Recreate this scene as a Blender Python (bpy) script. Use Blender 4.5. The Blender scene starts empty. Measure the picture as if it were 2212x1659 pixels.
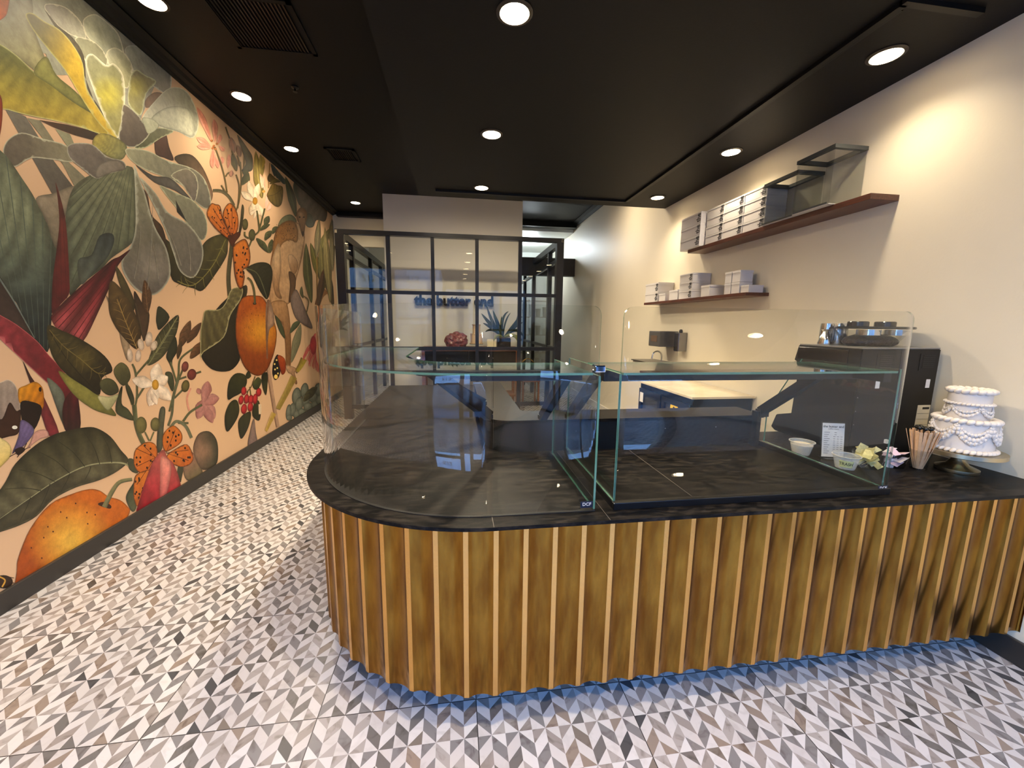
import bpy, bmesh, math, random
import numpy as np
from mathutils import Vector, Matrix, noise as mnoise
from mathutils.geometry import delaunay_2d_cdt
PI = math.pi
rnd = random.Random(7)
sc = bpy.context.scene
COL = sc.collection

# ------------------------------------------------------------------ camera
FPX, EYE = 850.0, 1.5
_c = np.array([1106.0, 829.5])
_a = np.array([985 - _c[0], 697 - _c[1], FPX]); _a /= np.linalg.norm(_a)
_b = np.array([7262 - _c[0], 770 - _c[1], FPX]); _b = _b - _a * (_a @ _b); _b /= np.linalg.norm(_b)
_z = -np.cross(_a, _b)
if _z[1] > 0: _z = -_z
RW = np.array([_b, _a, _z])            # world = RW @ (right, down, forward)
cd = bpy.data.cameras.new('camera'); cam = bpy.data.objects.new('camera', cd); COL.objects.link(cam)
cd.sensor_fit = 'HORIZONTAL'; cd.sensor_width = 36; cd.lens = FPX / 2212 * 36; cd.clip_start = .02; cd.clip_end = 200
m = Matrix(((RW[0, 0], -RW[0, 1], -RW[0, 2], 0), (RW[1, 0], -RW[1, 1], -RW[1, 2], 0), (RW[2, 0], -RW[2, 1], -RW[2, 2], EYE), (0, 0, 0, 1)))
cam.matrix_world = m
sc.camera = cam

def ray(px, py):
    v = RW @ np.array([px - _c[0], py - _c[1], FPX]); return v / np.linalg.norm(v)
def on_x(px, py, x):
    r = ray(px, py); t = x / r[0]; return (x, r[1] * t, EYE + r[2] * t)
def on_y(px, py, y):
    r = ray(px, py); t = y / r[1]; return (r[0] * t, y, EYE + r[2] * t)

# ------------------------------------------------------------------ view, sky, daylight
sc.view_settings.view_transform = 'Standard'; sc.view_settings.look = 'None'
sc.view_settings.exposure = 0.46; sc.view_settings.gamma = 1.0; sc.view_settings.use_curve_mapping = False
sc.cycles.transparent_max_bounces = 40
sc.cycles.max_bounces = 10; sc.cycles.diffuse_bounces = 5; sc.cycles.glossy_bounces = 5
sc.cycles.use_denoising = True
sc.cycles.sample_clamp_indirect = 6.0
w = bpy.data.worlds.new('sky'); sc.world = w; w.use_nodes = True
nt = w.node_tree; bg = nt.nodes['Background']
tc = nt.nodes.new('ShaderNodeTexCoord'); sp = nt.nodes.new('ShaderNodeSeparateXYZ'); rp = nt.nodes.new('ShaderNodeValToRGB')
nt.links.new(tc.outputs['Generated'], sp.inputs[0]); nt.links.new(sp.outputs['Z'], rp.inputs[0]); nt.links.new(rp.outputs[0], bg.inputs[0])
rp.color_ramp.elements[0].color = (.34, .61, 1, 1); rp.color_ramp.elements[1].color = (.10, .32, 1, 1)
rp.color_ramp.elements[1].position = .8
SKY = 13.0
bg.inputs[1].default_value = SKY

def area_light(name, loc, rot, sx, sy, energy, color, portal=False):
    l = bpy.data.lights.new(name, 'AREA'); l.shape = 'RECTANGLE'; l.size = sx; l.size_y = sy
    l.energy = energy; l.color = color
    if portal: l.cycles.is_portal = True
    o = bpy.data.objects.new(name, l); COL.objects.link(o); o.location = loc; o.rotation_euler = rot
    return o
area_light('window_portal', (0.08, -1.72, 1.55), (PI / 2, 0, 0), 4.6, 2.6, 10, (1, 1, 1), True)

LAMP_COL = (1.0, .82, .58)
LAMP_W = 8.0

# ------------------------------------------------------------------ materials
def s2l(c):
    return tuple(((v / 255) / 12.92 if v / 255 <= .04045 else ((v / 255 + .055) / 1.055) ** 2.4) for v in c)
MATS = {}
def mat(name, rgb=(200, 200, 200), rough=.5, metal=0.0, noise=None, bump=None, emit=None, spec=None, coat=0):
    """rgb in display values; noise=(scale, amount, stretch xyz); bump=(scale, strength)"""
    if name in MATS: return MATS[name]
    M = bpy.data.materials.new(name); M.use_nodes = True; MATS[name] = M
    n = M.node_tree.nodes; L = M.node_tree.links; b = n['Principled BSDF']
    c = s2l(rgb) + (1,)
    b.inputs['Base Color'].default_value = c; b.inputs['Roughness'].default_value = rough; b.inputs['Metallic'].default_value = metal
    if spec is not None: b.inputs['Specular IOR Level'].default_value = spec
    if coat: b.inputs['Coat Weight'].default_value = coat; b.inputs['Coat Roughness'].default_value = .08
    if noise or bump:
        t = n.new('ShaderNodeTexCoord'); mp = n.new('ShaderNodeMapping'); L.new(t.outputs['Object'], mp.inputs[0])
    if noise:
        mp.inputs['Scale'].default_value = noise[2] if len(noise) > 2 else (1, 1, 1)
        nz = n.new('ShaderNodeTexNoise'); nz.inputs['Scale'].default_value = noise[0]; nz.inputs['Detail'].default_value = 6
        L.new(mp.outputs[0], nz.inputs['Vector'])
        mx = n.new('ShaderNodeMix'); mx.data_type = 'RGBA'
        lo = tuple(v * (1 - noise[1]) for v in c[:3]) + (1,); hi = tuple(min(1, v * (1 + noise[1])) for v in c[:3]) + (1,)
        mr = n.new('ShaderNodeMapRange'); mr.inputs[1].default_value = .3; mr.inputs[2].default_value = .7
        L.new(nz.outputs[0], mr.inputs[0]); L.new(mr.outputs[0], mx.inputs[0])
        mx.inputs[6].default_value = lo; mx.inputs[7].default_value = hi
        L.new(mx.outputs[2], b.inputs['Base Color'])
    if bump:
        nz2 = n.new('ShaderNodeTexNoise'); nz2.inputs['Scale'].default_value = bump[0]; L.new(mp.outputs[0], nz2.inputs['Vector'])
        bp = n.new('ShaderNodeBump'); bp.inputs['Strength'].default_value = bump[1]; bp.inputs['Distance'].default_value = .01
        L.new(nz2.outputs[0], bp.inputs['Height']); L.new(bp.outputs[0], b.inputs['Normal'])
    if emit:
        b.inputs['Emission Color'].default_value = s2l(emit[0]) + (1,); b.inputs['Emission Strength'].default_value = emit[1]
    return M

def glass_mat(name, tint=(.975, .985, .98), f0=.032, rough=0.0):
    M = bpy.data.materials.new(name); M.use_nodes = True; MATS[name] = M
    n = M.node_tree.nodes; L = M.node_tree.links
    for x in list(n):
        if x.type != 'OUTPUT_MATERIAL': n.remove(x)
    out = [x for x in n if x.type == 'OUTPUT_MATERIAL'][0]
    tr = n.new('ShaderNodeBsdfTransparent'); tr.inputs[0].default_value = tint + (1,)
    gl = n.new('ShaderNodeBsdfGlossy'); gl.inputs['Roughness'].default_value = rough
    lw = n.new('ShaderNodeLayerWeight'); lw.inputs[0].default_value = .5
    pw = n.new('ShaderNodeMath'); pw.operation = 'POWER'; pw.inputs[1].default_value = 5; L.new(lw.outputs['Facing'], pw.inputs[0])
    ma = n.new('ShaderNodeMath'); ma.operation = 'MULTIPLY_ADD'; ma.inputs[1].default_value = 1 - f0; ma.inputs[2].default_value = f0
    L.new(pw.outputs[0], ma.inputs[0])
    mx = n.new('ShaderNodeMixShader'); L.new(ma.outputs[0], mx.inputs[0]); L.new(tr.outputs[0], mx.inputs[1]); L.new(gl.outputs[0], mx.inputs[2])
    L.new(mx.outputs[0], out.inputs[0])
    return M
GLASS = glass_mat('clear_glass')
GLASSP = glass_mat('partition_glass', (.94, .95, .94), .032)
ACRY = glass_mat('clear_acrylic', (.93, .94, .94), .05)
CUPPL = mat('cloudy_plastic', (214, 216, 216), .25); CUPPL.node_tree.nodes['Principled BSDF'].inputs['Alpha'].default_value = .32
GEDGE = mat('green_glass_edge', (82, 124, 106), .12, spec=.8)
CEDGE = glass_mat('pale_glass_edge', (.66, .80, .74), .16)
BLACK = mat('black_metal', (11, 11, 13), .32)
BLACKM = mat('black_powder_coat', (9, 9, 10), .5, spec=.3)
CEIL = mat('black_ceiling_paint', (14, 14, 15), .55, bump=(60, .03), spec=.2)
WHITE = mat('white_card', (214, 211, 209), .55)
WOOD = mat('walnut_wood', (84, 47, 34), .38, noise=(14, .35, (6, .6, 6)))
STEEL = mat('polished_steel', (205, 202, 198), .16, 1.0)
CHROME = mat('chrome', (225, 225, 228), .05, 1.0)
FROST = mat('white_frosting', (214, 206, 198), .55, bump=(35, .15))
PLASTER = mat('cream_wall_paint', (220, 211, 190), .45, noise=(1.2, .04), bump=(90, .04))
INK = mat('black_ink', (18, 18, 20), .5)

# stone countertop
ST = mat('black_stone', (26, 24, 24), .3, spec=.12)
def _stone():
    n = ST.node_tree.nodes; L = ST.node_tree.links; b = n['Principled BSDF']
    t = n.new('ShaderNodeTexCoord'); mp = n.new('ShaderNodeMapping'); L.new(t.outputs['Object'], mp.inputs[0]); mp.inputs['Scale'].default_value = (5, 15, 12)
    nz = n.new('ShaderNodeTexNoise'); nz.inputs['Scale'].default_value = 3.2; nz.inputs['Detail'].default_value = 10; nz.inputs['Roughness'].default_value = .68
    L.new(mp.outputs[0], nz.inputs['Vector'])
    r = n.new('ShaderNodeValToRGB'); L.new(nz.outputs[0], r.inputs[0])
    e = r.color_ramp.elements; e[0].position = .46; e[0].color = s2l((6, 6, 7)) + (1,); e[1].position = .66; e[1].color = s2l((44, 39, 35)) + (1,)
    L.new(r.outputs[0], b.inputs['Base Color'])
    mr = n.new('ShaderNodeMapRange'); mr.inputs[3].default_value = .32; mr.inputs[4].default_value = .55; L.new(nz.outputs[0], mr.inputs[0]); L.new(mr.outputs[0], b.inputs['Roughness'])
_stone()

# brushed brass
BR = mat('brushed_brass', (196, 158, 92), .25, 1.0)
def _brass():
    n = BR.node_tree.nodes; L = BR.node_tree.links; b = n['Principled BSDF']
    t = n.new('ShaderNodeTexCoord'); mp = n.new('ShaderNodeMapping'); L.new(t.outputs['Object'], mp.inputs[0]); mp.inputs['Scale'].default_value = (60, 60, 14)
    nz = n.new('ShaderNodeTexNoise'); nz.inputs['Scale'].default_value = 1.0; nz.inputs['Detail'].default_value = 5; L.new(mp.outputs[0], nz.inputs['Vector'])
    mr = n.new('ShaderNodeMapRange'); mr.inputs[3].default_value = .14; mr.inputs[4].default_value = .3; L.new(nz.outputs[0], mr.inputs[0]); L.new(mr.outputs[0], b.inputs['Roughness'])
    bp = n.new('ShaderNodeBump'); bp.inputs['Strength'].default_value = .08; bp.inputs['Distance'].default_value = .002
    L.new(nz.outputs[0], bp.inputs['Height']); L.new(bp.outputs[0], b.inputs['Normal'])
    nz3 = n.new('ShaderNodeTexNoise'); nz3.inputs['Scale'].default_value = .45; nz3.inputs['Detail'].default_value = 6; L.new(mp.outputs[0], nz3.inputs['Vector'])
    rr = n.new('ShaderNodeValToRGB'); L.new(nz3.outputs[0], rr.inputs[0]); e = rr.color_ramp.elements
    e[0].position = .35; e[0].color = s2l((122, 82, 32)) + (1,); e[1].position = .65; e[1].color = s2l((152, 112, 46)) + (1,); L.new(rr.outputs[0], b.inputs['Base Color'])
_brass()
BR2 = mat('satin_brass_rib', (224, 174, 100), .26, 1.0)

# patterned porcelain floor: chevrons of rhombs and triangles, marble veined, in square tiles
def floor_mat():
    M = bpy.data.materials.new('patterned_marble_tile'); M.use_nodes = True
    n = M.node_tree.nodes; L = M.node_tree.links; b = n['Principled BSDF']
    def N(t, **k):
        x = n.new(t)
        for a, v in k.items(): setattr(x, a, v)
        return x
    def mth(op, a, b_=None, c=None):
        x = N('ShaderNodeMath', operation=op)
        for i, v in enumerate((a, b_, c)):
            if v is None: continue
            if isinstance(v, (int, float)): x.inputs[i].default_value = v
            else: L.new(v, x.inputs[i])
        return x.outputs[0]
    t = N('ShaderNodeTexCoord'); s = N('ShaderNodeSeparateXYZ'); L.new(t.outputs['Object'], s.inputs[0])
    X = mth('MULTIPLY_ADD', s.outputs[0], 1 / .605, -.065 / .605)      # tile units
    Y = mth('MULTIPLY_ADD', s.outputs[1], 1 / .590, -1.379 / .590)
    U = mth('MULTIPLY', X, 12); V = mth('MULTIPLY', Y, 4)
    col = mth('FLOOR', U); u = mth('SUBTRACT', U, col)
    band = mth('FLOOR', V); v = mth('MULTIPLY', mth('SUBTRACT', V, band), 3)
    par = mth('FLOORED_MODULO', mth('ADD', col, band), 2)
    # p=1: star on other side -> mirror u ; v grows away from camera, bands mirror accordingly
    um = mth('ADD', mth('MULTIPLY', par, mth('SUBTRACT', 1, mth('MULTIPLY', u, 2))), u)
    d = mth('SUBTRACT', v, um); tt = mth('FLOOR', d)
    dark = mth('SUBTRACT', 1, mth('FLOORED_MODULO', mth('ADD', tt, col), 2))
    cb = N('ShaderNodeCombineXYZ'); L.new(col, cb.inputs[0]); L.new(band, cb.inputs[1]); L.new(tt, cb.inputs[2])
    wn = N('ShaderNodeTexWhiteNoise', noise_dimensions='3D'); L.new(cb.outputs[0], wn.inputs['Vector'])
    # marble veins, offset per piece
    off = N('ShaderNodeVectorMath', operation='MULTIPLY_ADD'); L.new(wn.outputs['Color'], off.inputs[0]); off.inputs[1].default_value = (9, 9, 9); L.new(t.outputs['Object'], off.inputs[2])
    nz = N('ShaderNodeTexNoise'); nz.inputs['Scale'].default_value = 13; nz.inputs['Detail'].default_value = 5; nz.inputs['Distortion'].default_value = 1.6; L.new(off.outputs[0], nz.inputs['Vector'])
    vein = N('ShaderNodeMapRange'); vein.inputs[1].default_value = .52; vein.inputs[2].default_value = .72; L.new(nz.outputs[0], vein.inputs[0])
    rd = N('ShaderNodeValToRGB'); L.new(wn.outputs['Value'], rd.inputs[0])
    rd.color_ramp.interpolation = 'CONSTANT'
    e = rd.color_ramp.elements
    e[0].position = 0; e[0].color = s2l((118, 115, 115)) + (1,); e[1].position = .26; e[1].color = s2l((138, 130, 125)) + (1,)
    for p_, c_ in ((.45, (152, 146, 142)), (.64, (130, 117, 107)), (.76, (100, 97, 95)), (.90, (70, 70, 72)), (.95, (112, 103, 95))):
        q = e.new(p_); q.color = s2l(c_) + (1,)
    rl = N('ShaderNodeValToRGB'); L.new(wn.outputs['Value'], rl.inputs[0])
    e = rl.color_ramp.elements; e[0].color = s2l((194, 191, 190)) + (1,); e[1].color = s2l((180, 175, 173)) + (1,)
    mx = N('ShaderNodeMix', data_type='RGBA'); L.new(dark, mx.inputs[0]); L.new(rl.outputs[0], mx.inputs[6]); L.new(rd.outputs[0], mx.inputs[7])
    mv = N('ShaderNodeMix', data_type='RGBA', blend_type='MULTIPLY'); L.new(mth('MULTIPLY', vein.outputs[0], mth('MULTIPLY_ADD', dark, .5, .22)), mv.inputs[0]); L.new(mx.outputs[2], mv.inputs[6]); mv.inputs[7].default_value = (.38, .33, .30, 1)
    # thin pale line between pieces is omitted, dark joint between tiles
    def joint(c):
        f = mth('FRACT', c); return mth('LESS_THAN', mth('MINIMUM', f, mth('SUBTRACT', 1, f)), .0028)
    j = mth('MAXIMUM', joint(X), joint(Y))
    mj = N('ShaderNodeMix', data_type='RGBA'); L.new(j, mj.inputs[0]); L.new(mv.outputs[2], mj.inputs[6]); mj.inputs[7].default_value = s2l((58, 55, 54)) + (1,)
    L.new(mj.outputs[2], b.inputs['Base Color']); b.inputs['Roughness'].default_value = .27
    return M
FLOOR = floor_mat()

# ------------------------------------------------------------------ mesh helpers
def V3(*a): return Vector(a)
def box(bm, x0, x1, y0, y1, z0, z1, bev=0):
    vs = [bm.verts.new(p) for p in ((x0, y0, z0), (x1, y0, z0), (x1, y1, z0), (x0, y1, z0), (x0, y0, z1), (x1, y0, z1), (x1, y1, z1), (x0, y1, z1))]
    fs = [bm.faces.new([vs[i] for i in f]) for f in ((3, 2, 1, 0), (4, 5, 6, 7), (0, 1, 5, 4), (1, 2, 6, 5), (2, 3, 7, 6), (3, 0, 4, 7))]
    if bev:
        es = list({e for f in fs for e in f.edges}); bmesh.ops.bevel(bm, geom=es, offset=bev, segments=2, profile=.5, affect='EDGES')
    return vs
def prism(bm, pts, z0, z1):
    a = [bm.verts.new((p[0], p[1], z0)) for p in pts]; b = [bm.verts.new((p[0], p[1], z1)) for p in pts]; n = len(pts)
    bm.faces.new(a[::-1]); bm.faces.new(b)
    for i in range(n): bm.faces.new((a[i], a[(i + 1) % n], b[(i + 1) % n], b[i]))
def extr(bm, pts3, vec):
    """planar polygon (3d pts) swept by vec"""
    a = [bm.verts.new(p) for p in pts3]; b = [bm.verts.new(Vector(p) + Vector(vec)) for p in pts3]; n = len(a)
    bm.faces.new(a[::-1]); bm.faces.new(b)
    for i in range(n): bm.faces.new((a[i], a[(i + 1) % n], b[(i + 1) % n], b[i]))
def lathe(bm, prof, cx=0, cy=0, seg=40, closed=False, rfun=None):
    rings = []
    for r, z in prof:
        rings.append([bm.verts.new((cx + (r if not rfun else rfun(r, z, 2 * PI * k / seg)) * math.cos(2 * PI * k / seg), cy + (r if not rfun else rfun(r, z, 2 * PI * k / seg)) * math.sin(2 * PI * k / seg), z)) for k in range(seg)])
    for a, b in zip(rings, rings[1:]):
        for k in range(seg): bm.faces.new((a[k], a[(k + 1) % seg], b[(k + 1) % seg], b[k]))
    if closed:
        for k in range(seg): bm.faces.new((rings[-1][k], rings[-1][(k + 1) % seg], rings[0][(k + 1) % seg], rings[0][k]))
    else:
        bm.faces.new(rings[0][::-1]); bm.faces.new(rings[-1])
def tube(bm, pts, r, seg=10):
    pts = [Vector(p) for p in pts]; rings = []; up = Vector((.13, .31, .94))
    for i, p in enumerate(pts):
        t = (pts[min(i + 1, len(pts) - 1)] - pts[max(i - 1, 0)]).normalized()
        a = t.cross(up); a = a.normalized() if a.length > 1e-4 else Vector((1, 0, 0)); b = t.cross(a)
        rr = r[i] if isinstance(r, (list, tuple)) else r
        rings.append([bm.verts.new(p + a * rr * math.cos(2 * PI * k / seg) + b * rr * math.sin(2 * PI * k / seg)) for k in range(seg)])
    for A, B in zip(rings, rings[1:]):
        for k in range(seg): bm.faces.new((A[k], A[(k + 1) % seg], B[(k + 1) % seg], B[k]))
    bm.faces.new(rings[0][::-1]); bm.faces.new(rings[-1])
def bar(bm, p, q, w_, h_, side=(0, 0, 1)):
    p = Vector(p); q = Vector(q); t = (q - p).normalized(); s = t.cross(Vector(side)); s.normalize(); u = s.cross(t)
    c = [(-1, -1), (1, -1), (1, 1), (-1, 1)]
    a = [bm.verts.new(p + s * i * w_ / 2 + u * j * h_ / 2) for i, j in c]; b = [bm.verts.new(q + s * i * w_ / 2 + u * j * h_ / 2) for i, j in c]
    bm.faces.new(a[::-1]); bm.faces.new(b)
    for k in range(4): bm.faces.new((a[k], a[(k + 1) % 4], b[(k + 1) % 4], b[k]))
def ball(bm, c, r, sx=1, sy=1, sz=1, sub=2):
    g = bmesh.ops.create_icosphere(bm, subdivisions=sub, radius=r)
    for v in g['verts']: v.co = Vector((v.co.x * sx, v.co.y * sy, v.co.z * sz)) + Vector(c)

def org(o):
    p = Vector((0, 0, 0))
    while o is not None: p += o.location; o = o.parent
    return p
def obj(name, bm, M, parent=None, smooth=False, mats=None):
    """bmesh in world coordinates -> one mesh object, moved into the parent's frame"""
    bmesh.ops.recalc_face_normals(bm, faces=bm.faces)
    me = bpy.data.meshes.new(name)
    if parent is not None:
        bmesh.ops.translate(bm, verts=bm.verts, vec=-org(parent))
    bm.to_mesh(me); bm.free()
    for mm in (mats or [M]): me.materials.append(mm)
    if smooth:
        for p in me.polygons: p.use_smooth = True
        try: me.set_sharp_from_angle(angle=math.radians(40))
        except Exception: pass
    o = bpy.data.objects.new(name, me); COL.objects.link(o)
    if parent is not None: o.parent = parent
    return o
def tag(o, label, cat, group=None):
    o['label'] = label; o['category'] = cat
    if group: o['group'] = group
    return o
def thing(name, label, cat, loc, group=None):
    o = bpy.data.objects.new(name, None); COL.objects.link(o); o.location = loc; o.empty_display_size = .05
    return tag(o, label, cat, group)
def struct(name, bm, M, parent=None, **k):
    o = obj(name, bm, M, parent, **k)
    if parent is None: o['kind'] = 'structure'
    return o
def dup(root, loc, label=None, rot=None):
    r = root.copy(); COL.objects.link(r); r.location = loc
    if rot is not None: r.rotation_euler = rot
    if label: r['label'] = label
    for ch in list(root.children):
        c = ch.copy(); COL.objects.link(c); c.parent = r
        for g in ch.children:
            d = g.copy(); COL.objects.link(d); d.parent = c
    return r
def B(): return bmesh.new()
def boxo(name, M, parent, *a, bev=0, **k):
    bm = B(); box(bm, *a, bev=bev); return obj(name, bm, M, parent, **k)
def text(name, body, size, M, parent, loc, xd, yd, depth=.0006, fat=0.0, align='CENTER', sx=1.0):
    cu = bpy.data.curves.new(name, 'FONT'); cu.body = body; cu.size = size; cu.extrude = depth; cu.offset = fat; cu.align_x = align; cu.align_y = 'CENTER'; cu.resolution_u = 3
    t = bpy.data.objects.new('tmp', cu); COL.objects.link(t)
    dg = bpy.context.evaluated_depsgraph_get(); me = bpy.data.meshes.new_from_object(t.evaluated_get(dg))
    bpy.data.objects.remove(t); bpy.data.curves.remove(cu)
    xd = Vector(xd); yd = Vector(yd); nd = xd.cross(yd); loc = Vector(loc); P = org(parent) if parent else Vector((0, 0, 0))
    for v in me.vertices: v.co = loc + xd * v.co.x * sx + yd * v.co.y + nd * v.co.z - P
    me.name = name; me.materials.clear(); me.materials.append(M)
    o = bpy.data.objects.new(name, me); COL.objects.link(o)
    if parent is not None: o.parent = parent
    return o

def glass_sheet(name, pts, z0, z1, th, parent, corner=0, M=GLASS, M2=CEDGE, tops=None):
    """vertical sheet along a polyline of plan points, thickness th, broad faces glass and rim faces edge colour"""
    bm = B(); n = len(pts); P = [Vector((p[0], p[1], 0)) for p in pts]; L = []
    for i in range(n):
        t = (P[min(i + 1, n - 1)] - P[max(i - 1, 0)]).normalized(); nn = Vector((-t.y, t.x, 0)); L.append(nn)
    zt = tops or [z1] * n
    q = []
    for i in range(n):
        a = P[i] - L[i] * th / 2; b = P[i] + L[i] * th / 2
        q.append([bm.verts.new((a.x, a.y, z0)), bm.verts.new((b.x, b.y, z0)), bm.verts.new((b.x, b.y, zt[i])), bm.verts.new((a.x, a.y, zt[i]))])
    for i in range(n - 1):
        for k in range(4):
            f = bm.faces.new((q[i][k], q[i + 1][k], q[i + 1][(k + 1) % 4], q[i][(k + 1) % 4]))
            f.material_index = 1 if k in (0, 2) else 0
    f = bm.faces.new(q[0][::-1]); f.material_index = 1; f = bm.faces.new(q[-1]); f.material_index = 1
    o = obj(name, bm, None, parent, mats=[M, M2])
    if n > 4:
        for p in o.data.polygons: p.use_smooth = (p.material_index == 0)
    return o
def corner_tops(x0, x1, zt, r, left=True, right=True, n=6):
    """x positions and top heights of a sheet with rounded top corners"""
    xs = []; zs = []
    if left:
        for k in range(n + 1):
            a = PI / 2 * k / n; xs.append(x0 + r * (1 - math.cos(a))); zs.append(zt - r + r * math.sin(a))
    else: xs.append(x0); zs.append(zt)
    if right:
        for k in range(n + 1):
            a = PI / 2 * (1 - k / n); xs.append(x1 - r * (1 - math.cos(a))); zs.append(zt - r + r * math.sin(a))
    else: xs.append(x1); zs.append(zt)
    return xs, zs

# ------------------------------------------------------------------ room shell
XL, XR, YB, YE, ZC, ZS = -2.326, 2.505, -1.75, 11.6, 3.56, 2.885
SX0, SY1 = -.39, 4.70                   # dropped ceiling: left edge and far edge
bm = B(); box(bm, XL - .1, XR + .1, YB - .1, YE + .1, -.1, 0); struct('floor', bm, FLOOR)
bm = B(); box(bm, XL - .15, XL, YB - .1, 8.36, -.1, ZC + .02)
wl = struct('wall_left', bm, mat('peach_wall_paper', (208, 172, 136), .5))
bm = B(); box(bm, XL - .15, XL, 8.36, YE + .1, -.1, ZC + .02); box(bm, XL, XR, YE, YE + .12, -.1, ZC + .02); struct('wall_back', bm, PLASTER)
bm = B(); box(bm, XR, XR + .15, YB - .1, YE + .1, -.1, ZC + .02); struct('wall_right', bm, PLASTER)
bm = B(); box(bm, XL, XR, YB - .1, YE + .1, ZC, ZC + .1); struct('ceiling', bm, CEIL)
# dropped part of the ceiling
bm = B(); box(bm, SX0, XR, YB - .1, SY1, ZS, ZC); struct('ceiling_drop', bm, CEIL)
# chimney-like wall block and header wall above the glass room
bm = B(); box(bm, -1.165, 1.15, 7.02, 8.9, 0, ZC); struct('wall_block', bm, mat('grey_cream_paint', (212, 208, 198), .6))
bm = B(); box(bm, XL, -1.165, 8.36, 8.46, 2.95, ZC); struct('wall_header', bm, PLASTER)
bm = B(); box(bm, 1.15, XR, 8.34, 8.50, 2.50, 2.86); struct('trim_beam', bm, mat('brown_black_beam', (44, 38, 34), .5))
# back room behind the opening
bm = B(); box(bm, 1.16, XR - .01, 8.5, YE - .01, 3.42, 3.50); box(bm, 1.16, XR, 11.0, 11.06, 0, 3.42); struct('wall_kitchen', bm, mat('cool_white_paint', (222, 226, 224), .5))
# crown moulding (stepped profile) and baseboards
def crown(name, pts, xs, axis):
    bm = B(); extr(bm, pts, axis); return struct(name, bm, BLACKM)
crown('trim_1', [(XL, YB, 3.50), (XL, YB, ZC), (XL + .13, YB, ZC), (XL + .13, YB, 3.548), (XL + .09, YB, 3.54), (XL + .07, YB, 3.522), (XL + .035, YB, 3.515), (XL + .02, YB, 3.50)], None, (0, 8.34 - YB, 0))
crown('trim_2', [(XR, SY1, 3.50), (XR, SY1, ZC), (XR - .12, SY1, ZC), (XR - .12, SY1, 3.548), (XR - .06, SY1, 3.53), (XR - .02, SY1, 3.50)], None, (0, 8.34 - SY1, 0))
bm = B(); box(bm, XL + .1, -1.165, 8.24, 8.36, 3.48, ZC); box(bm, 1.15, XR - .02, 8.24, 8.42, 3.46, ZC); struct('trim_3', bm, BLACKM)
bm = B(); box(bm, XL, XL + .022, YB, 8.36, 0, .112, bev=.004); struct('baseboard_left', bm, mat('black_baseboard', (46, 43, 40), .4))
bm = B(); box(bm, XR - .02, XR, YB, 1.40, 0, .112, bev=.004); struct('baseboard_right', bm, MATS['black_baseboard'])
bm = B(); box(bm, XR - .02, XR, 5.0, 8.3, 0, .11); struct('baseboard_far', bm, mat('white_baseboard', (225, 220, 210), .5))
# thin moulding on the dropped ceiling
bm = B()
for a in ((1.90, 1.93, 1.66, 4.50), (-.2, 1.93, 4.47, 4.50), (1.90, 2.3, 1.64, 1.67)):
    box(bm, a[0], a[1], a[2], a[3], ZS - .022, ZS)
box(bm, 1.945, 1.955, 1.70, 4.52, ZS - .012, ZS)
struct('trim_4', bm, BLACKM)

# shop front behind the viewer: black frames, glass, door
SF = BLACK
YF = -1.62
def pane_obj(name, x0, x1, z0, z1, y, parent, M=GLASSP):
    bm = B(); box(bm, x0, x1, y - .004, y + .004, z0, z1); return obj(name, bm, M, parent)
bm = B(); box(bm, XL, SX0, YF - .12, YF + .05, 3.34, ZC); box(bm, SX0, XR, YF - .12, YF + .05, 2.70, ZC); box(bm, -.75, XR, YF - .12, YF + .05, 0, .30); box(bm, XL, -2.15, YF - .12, YF + .05, 0, 3.34); struct('wall_front', bm, BLACKM)
def window(n, x0, x1, z0, z1, div):
    bm = B()
    for xx in [x0, x1 - .06] + div: box(bm, xx, xx + .06, YF - .05, YF + .03, z0, z1)
    box(bm, x0, x1, YF - .05, YF + .03, z0, z0 + .06); box(bm, x0, x1, YF - .05, YF + .03, z1 - .06, z1)
    o = bpy.data.objects.new('window_%d' % n, None); COL.objects.link(o); o.location = (x0, YF, z0); o['kind'] = 'structure'
    obj('window_frame', bm, SF, o); pane_obj('pane', x0 + .05, x1 - .05, z0 + .05, z1 - .05, YF, o); return o
window(1, -.75, SX0, .30, 3.34, []); w2 = window(2, SX0, XR, .30, 2.70, [.60, 1.55])
dr = bpy.data.objects.new('door_1', None); COL.objects.link(dr); dr.location = (-2.15, YF, 0); dr['kind'] = 'structure'
bm = B()
for a in ((-2.15, -2.05, 0, 3.34), (-.85, -.75, 0, 3.34), (-2.05, -.85, 2.50, 2.62), (-2.05, -.85, 3.26, 3.34), (-2.05, -.85, 0, .14)): box(bm, a[0], a[1], YF - .05, YF + .03, a[2], a[3])
obj('door_frame', bm, SF, dr); pane_obj('pane', -2.05, -.85, .12, 2.52, YF, dr); pane_obj('transom', -2.05, -.85, 2.60, 3.28, YF, dr)
bm = B(); tube(bm, [(-1.0, YF + .03, .85), (-1.0, YF + .08, .87), (-1.0, YF + .08, 1.35), (-1.0, YF + .03, 1.37)], .012); obj('door_handle', bm, STEEL, dr, True)
text('number', '512', .30, INK, dr, (-1.45, YF - .006, 2.93), (1, 0, 0), (0, 0, 1), .001, .002)
text('lettering', 'the butter end', .17, INK, dr, (-1.45, YF - .006, 1.62), (1, 0, 0), (0, 0, 1), .001, fat=.003)
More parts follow.
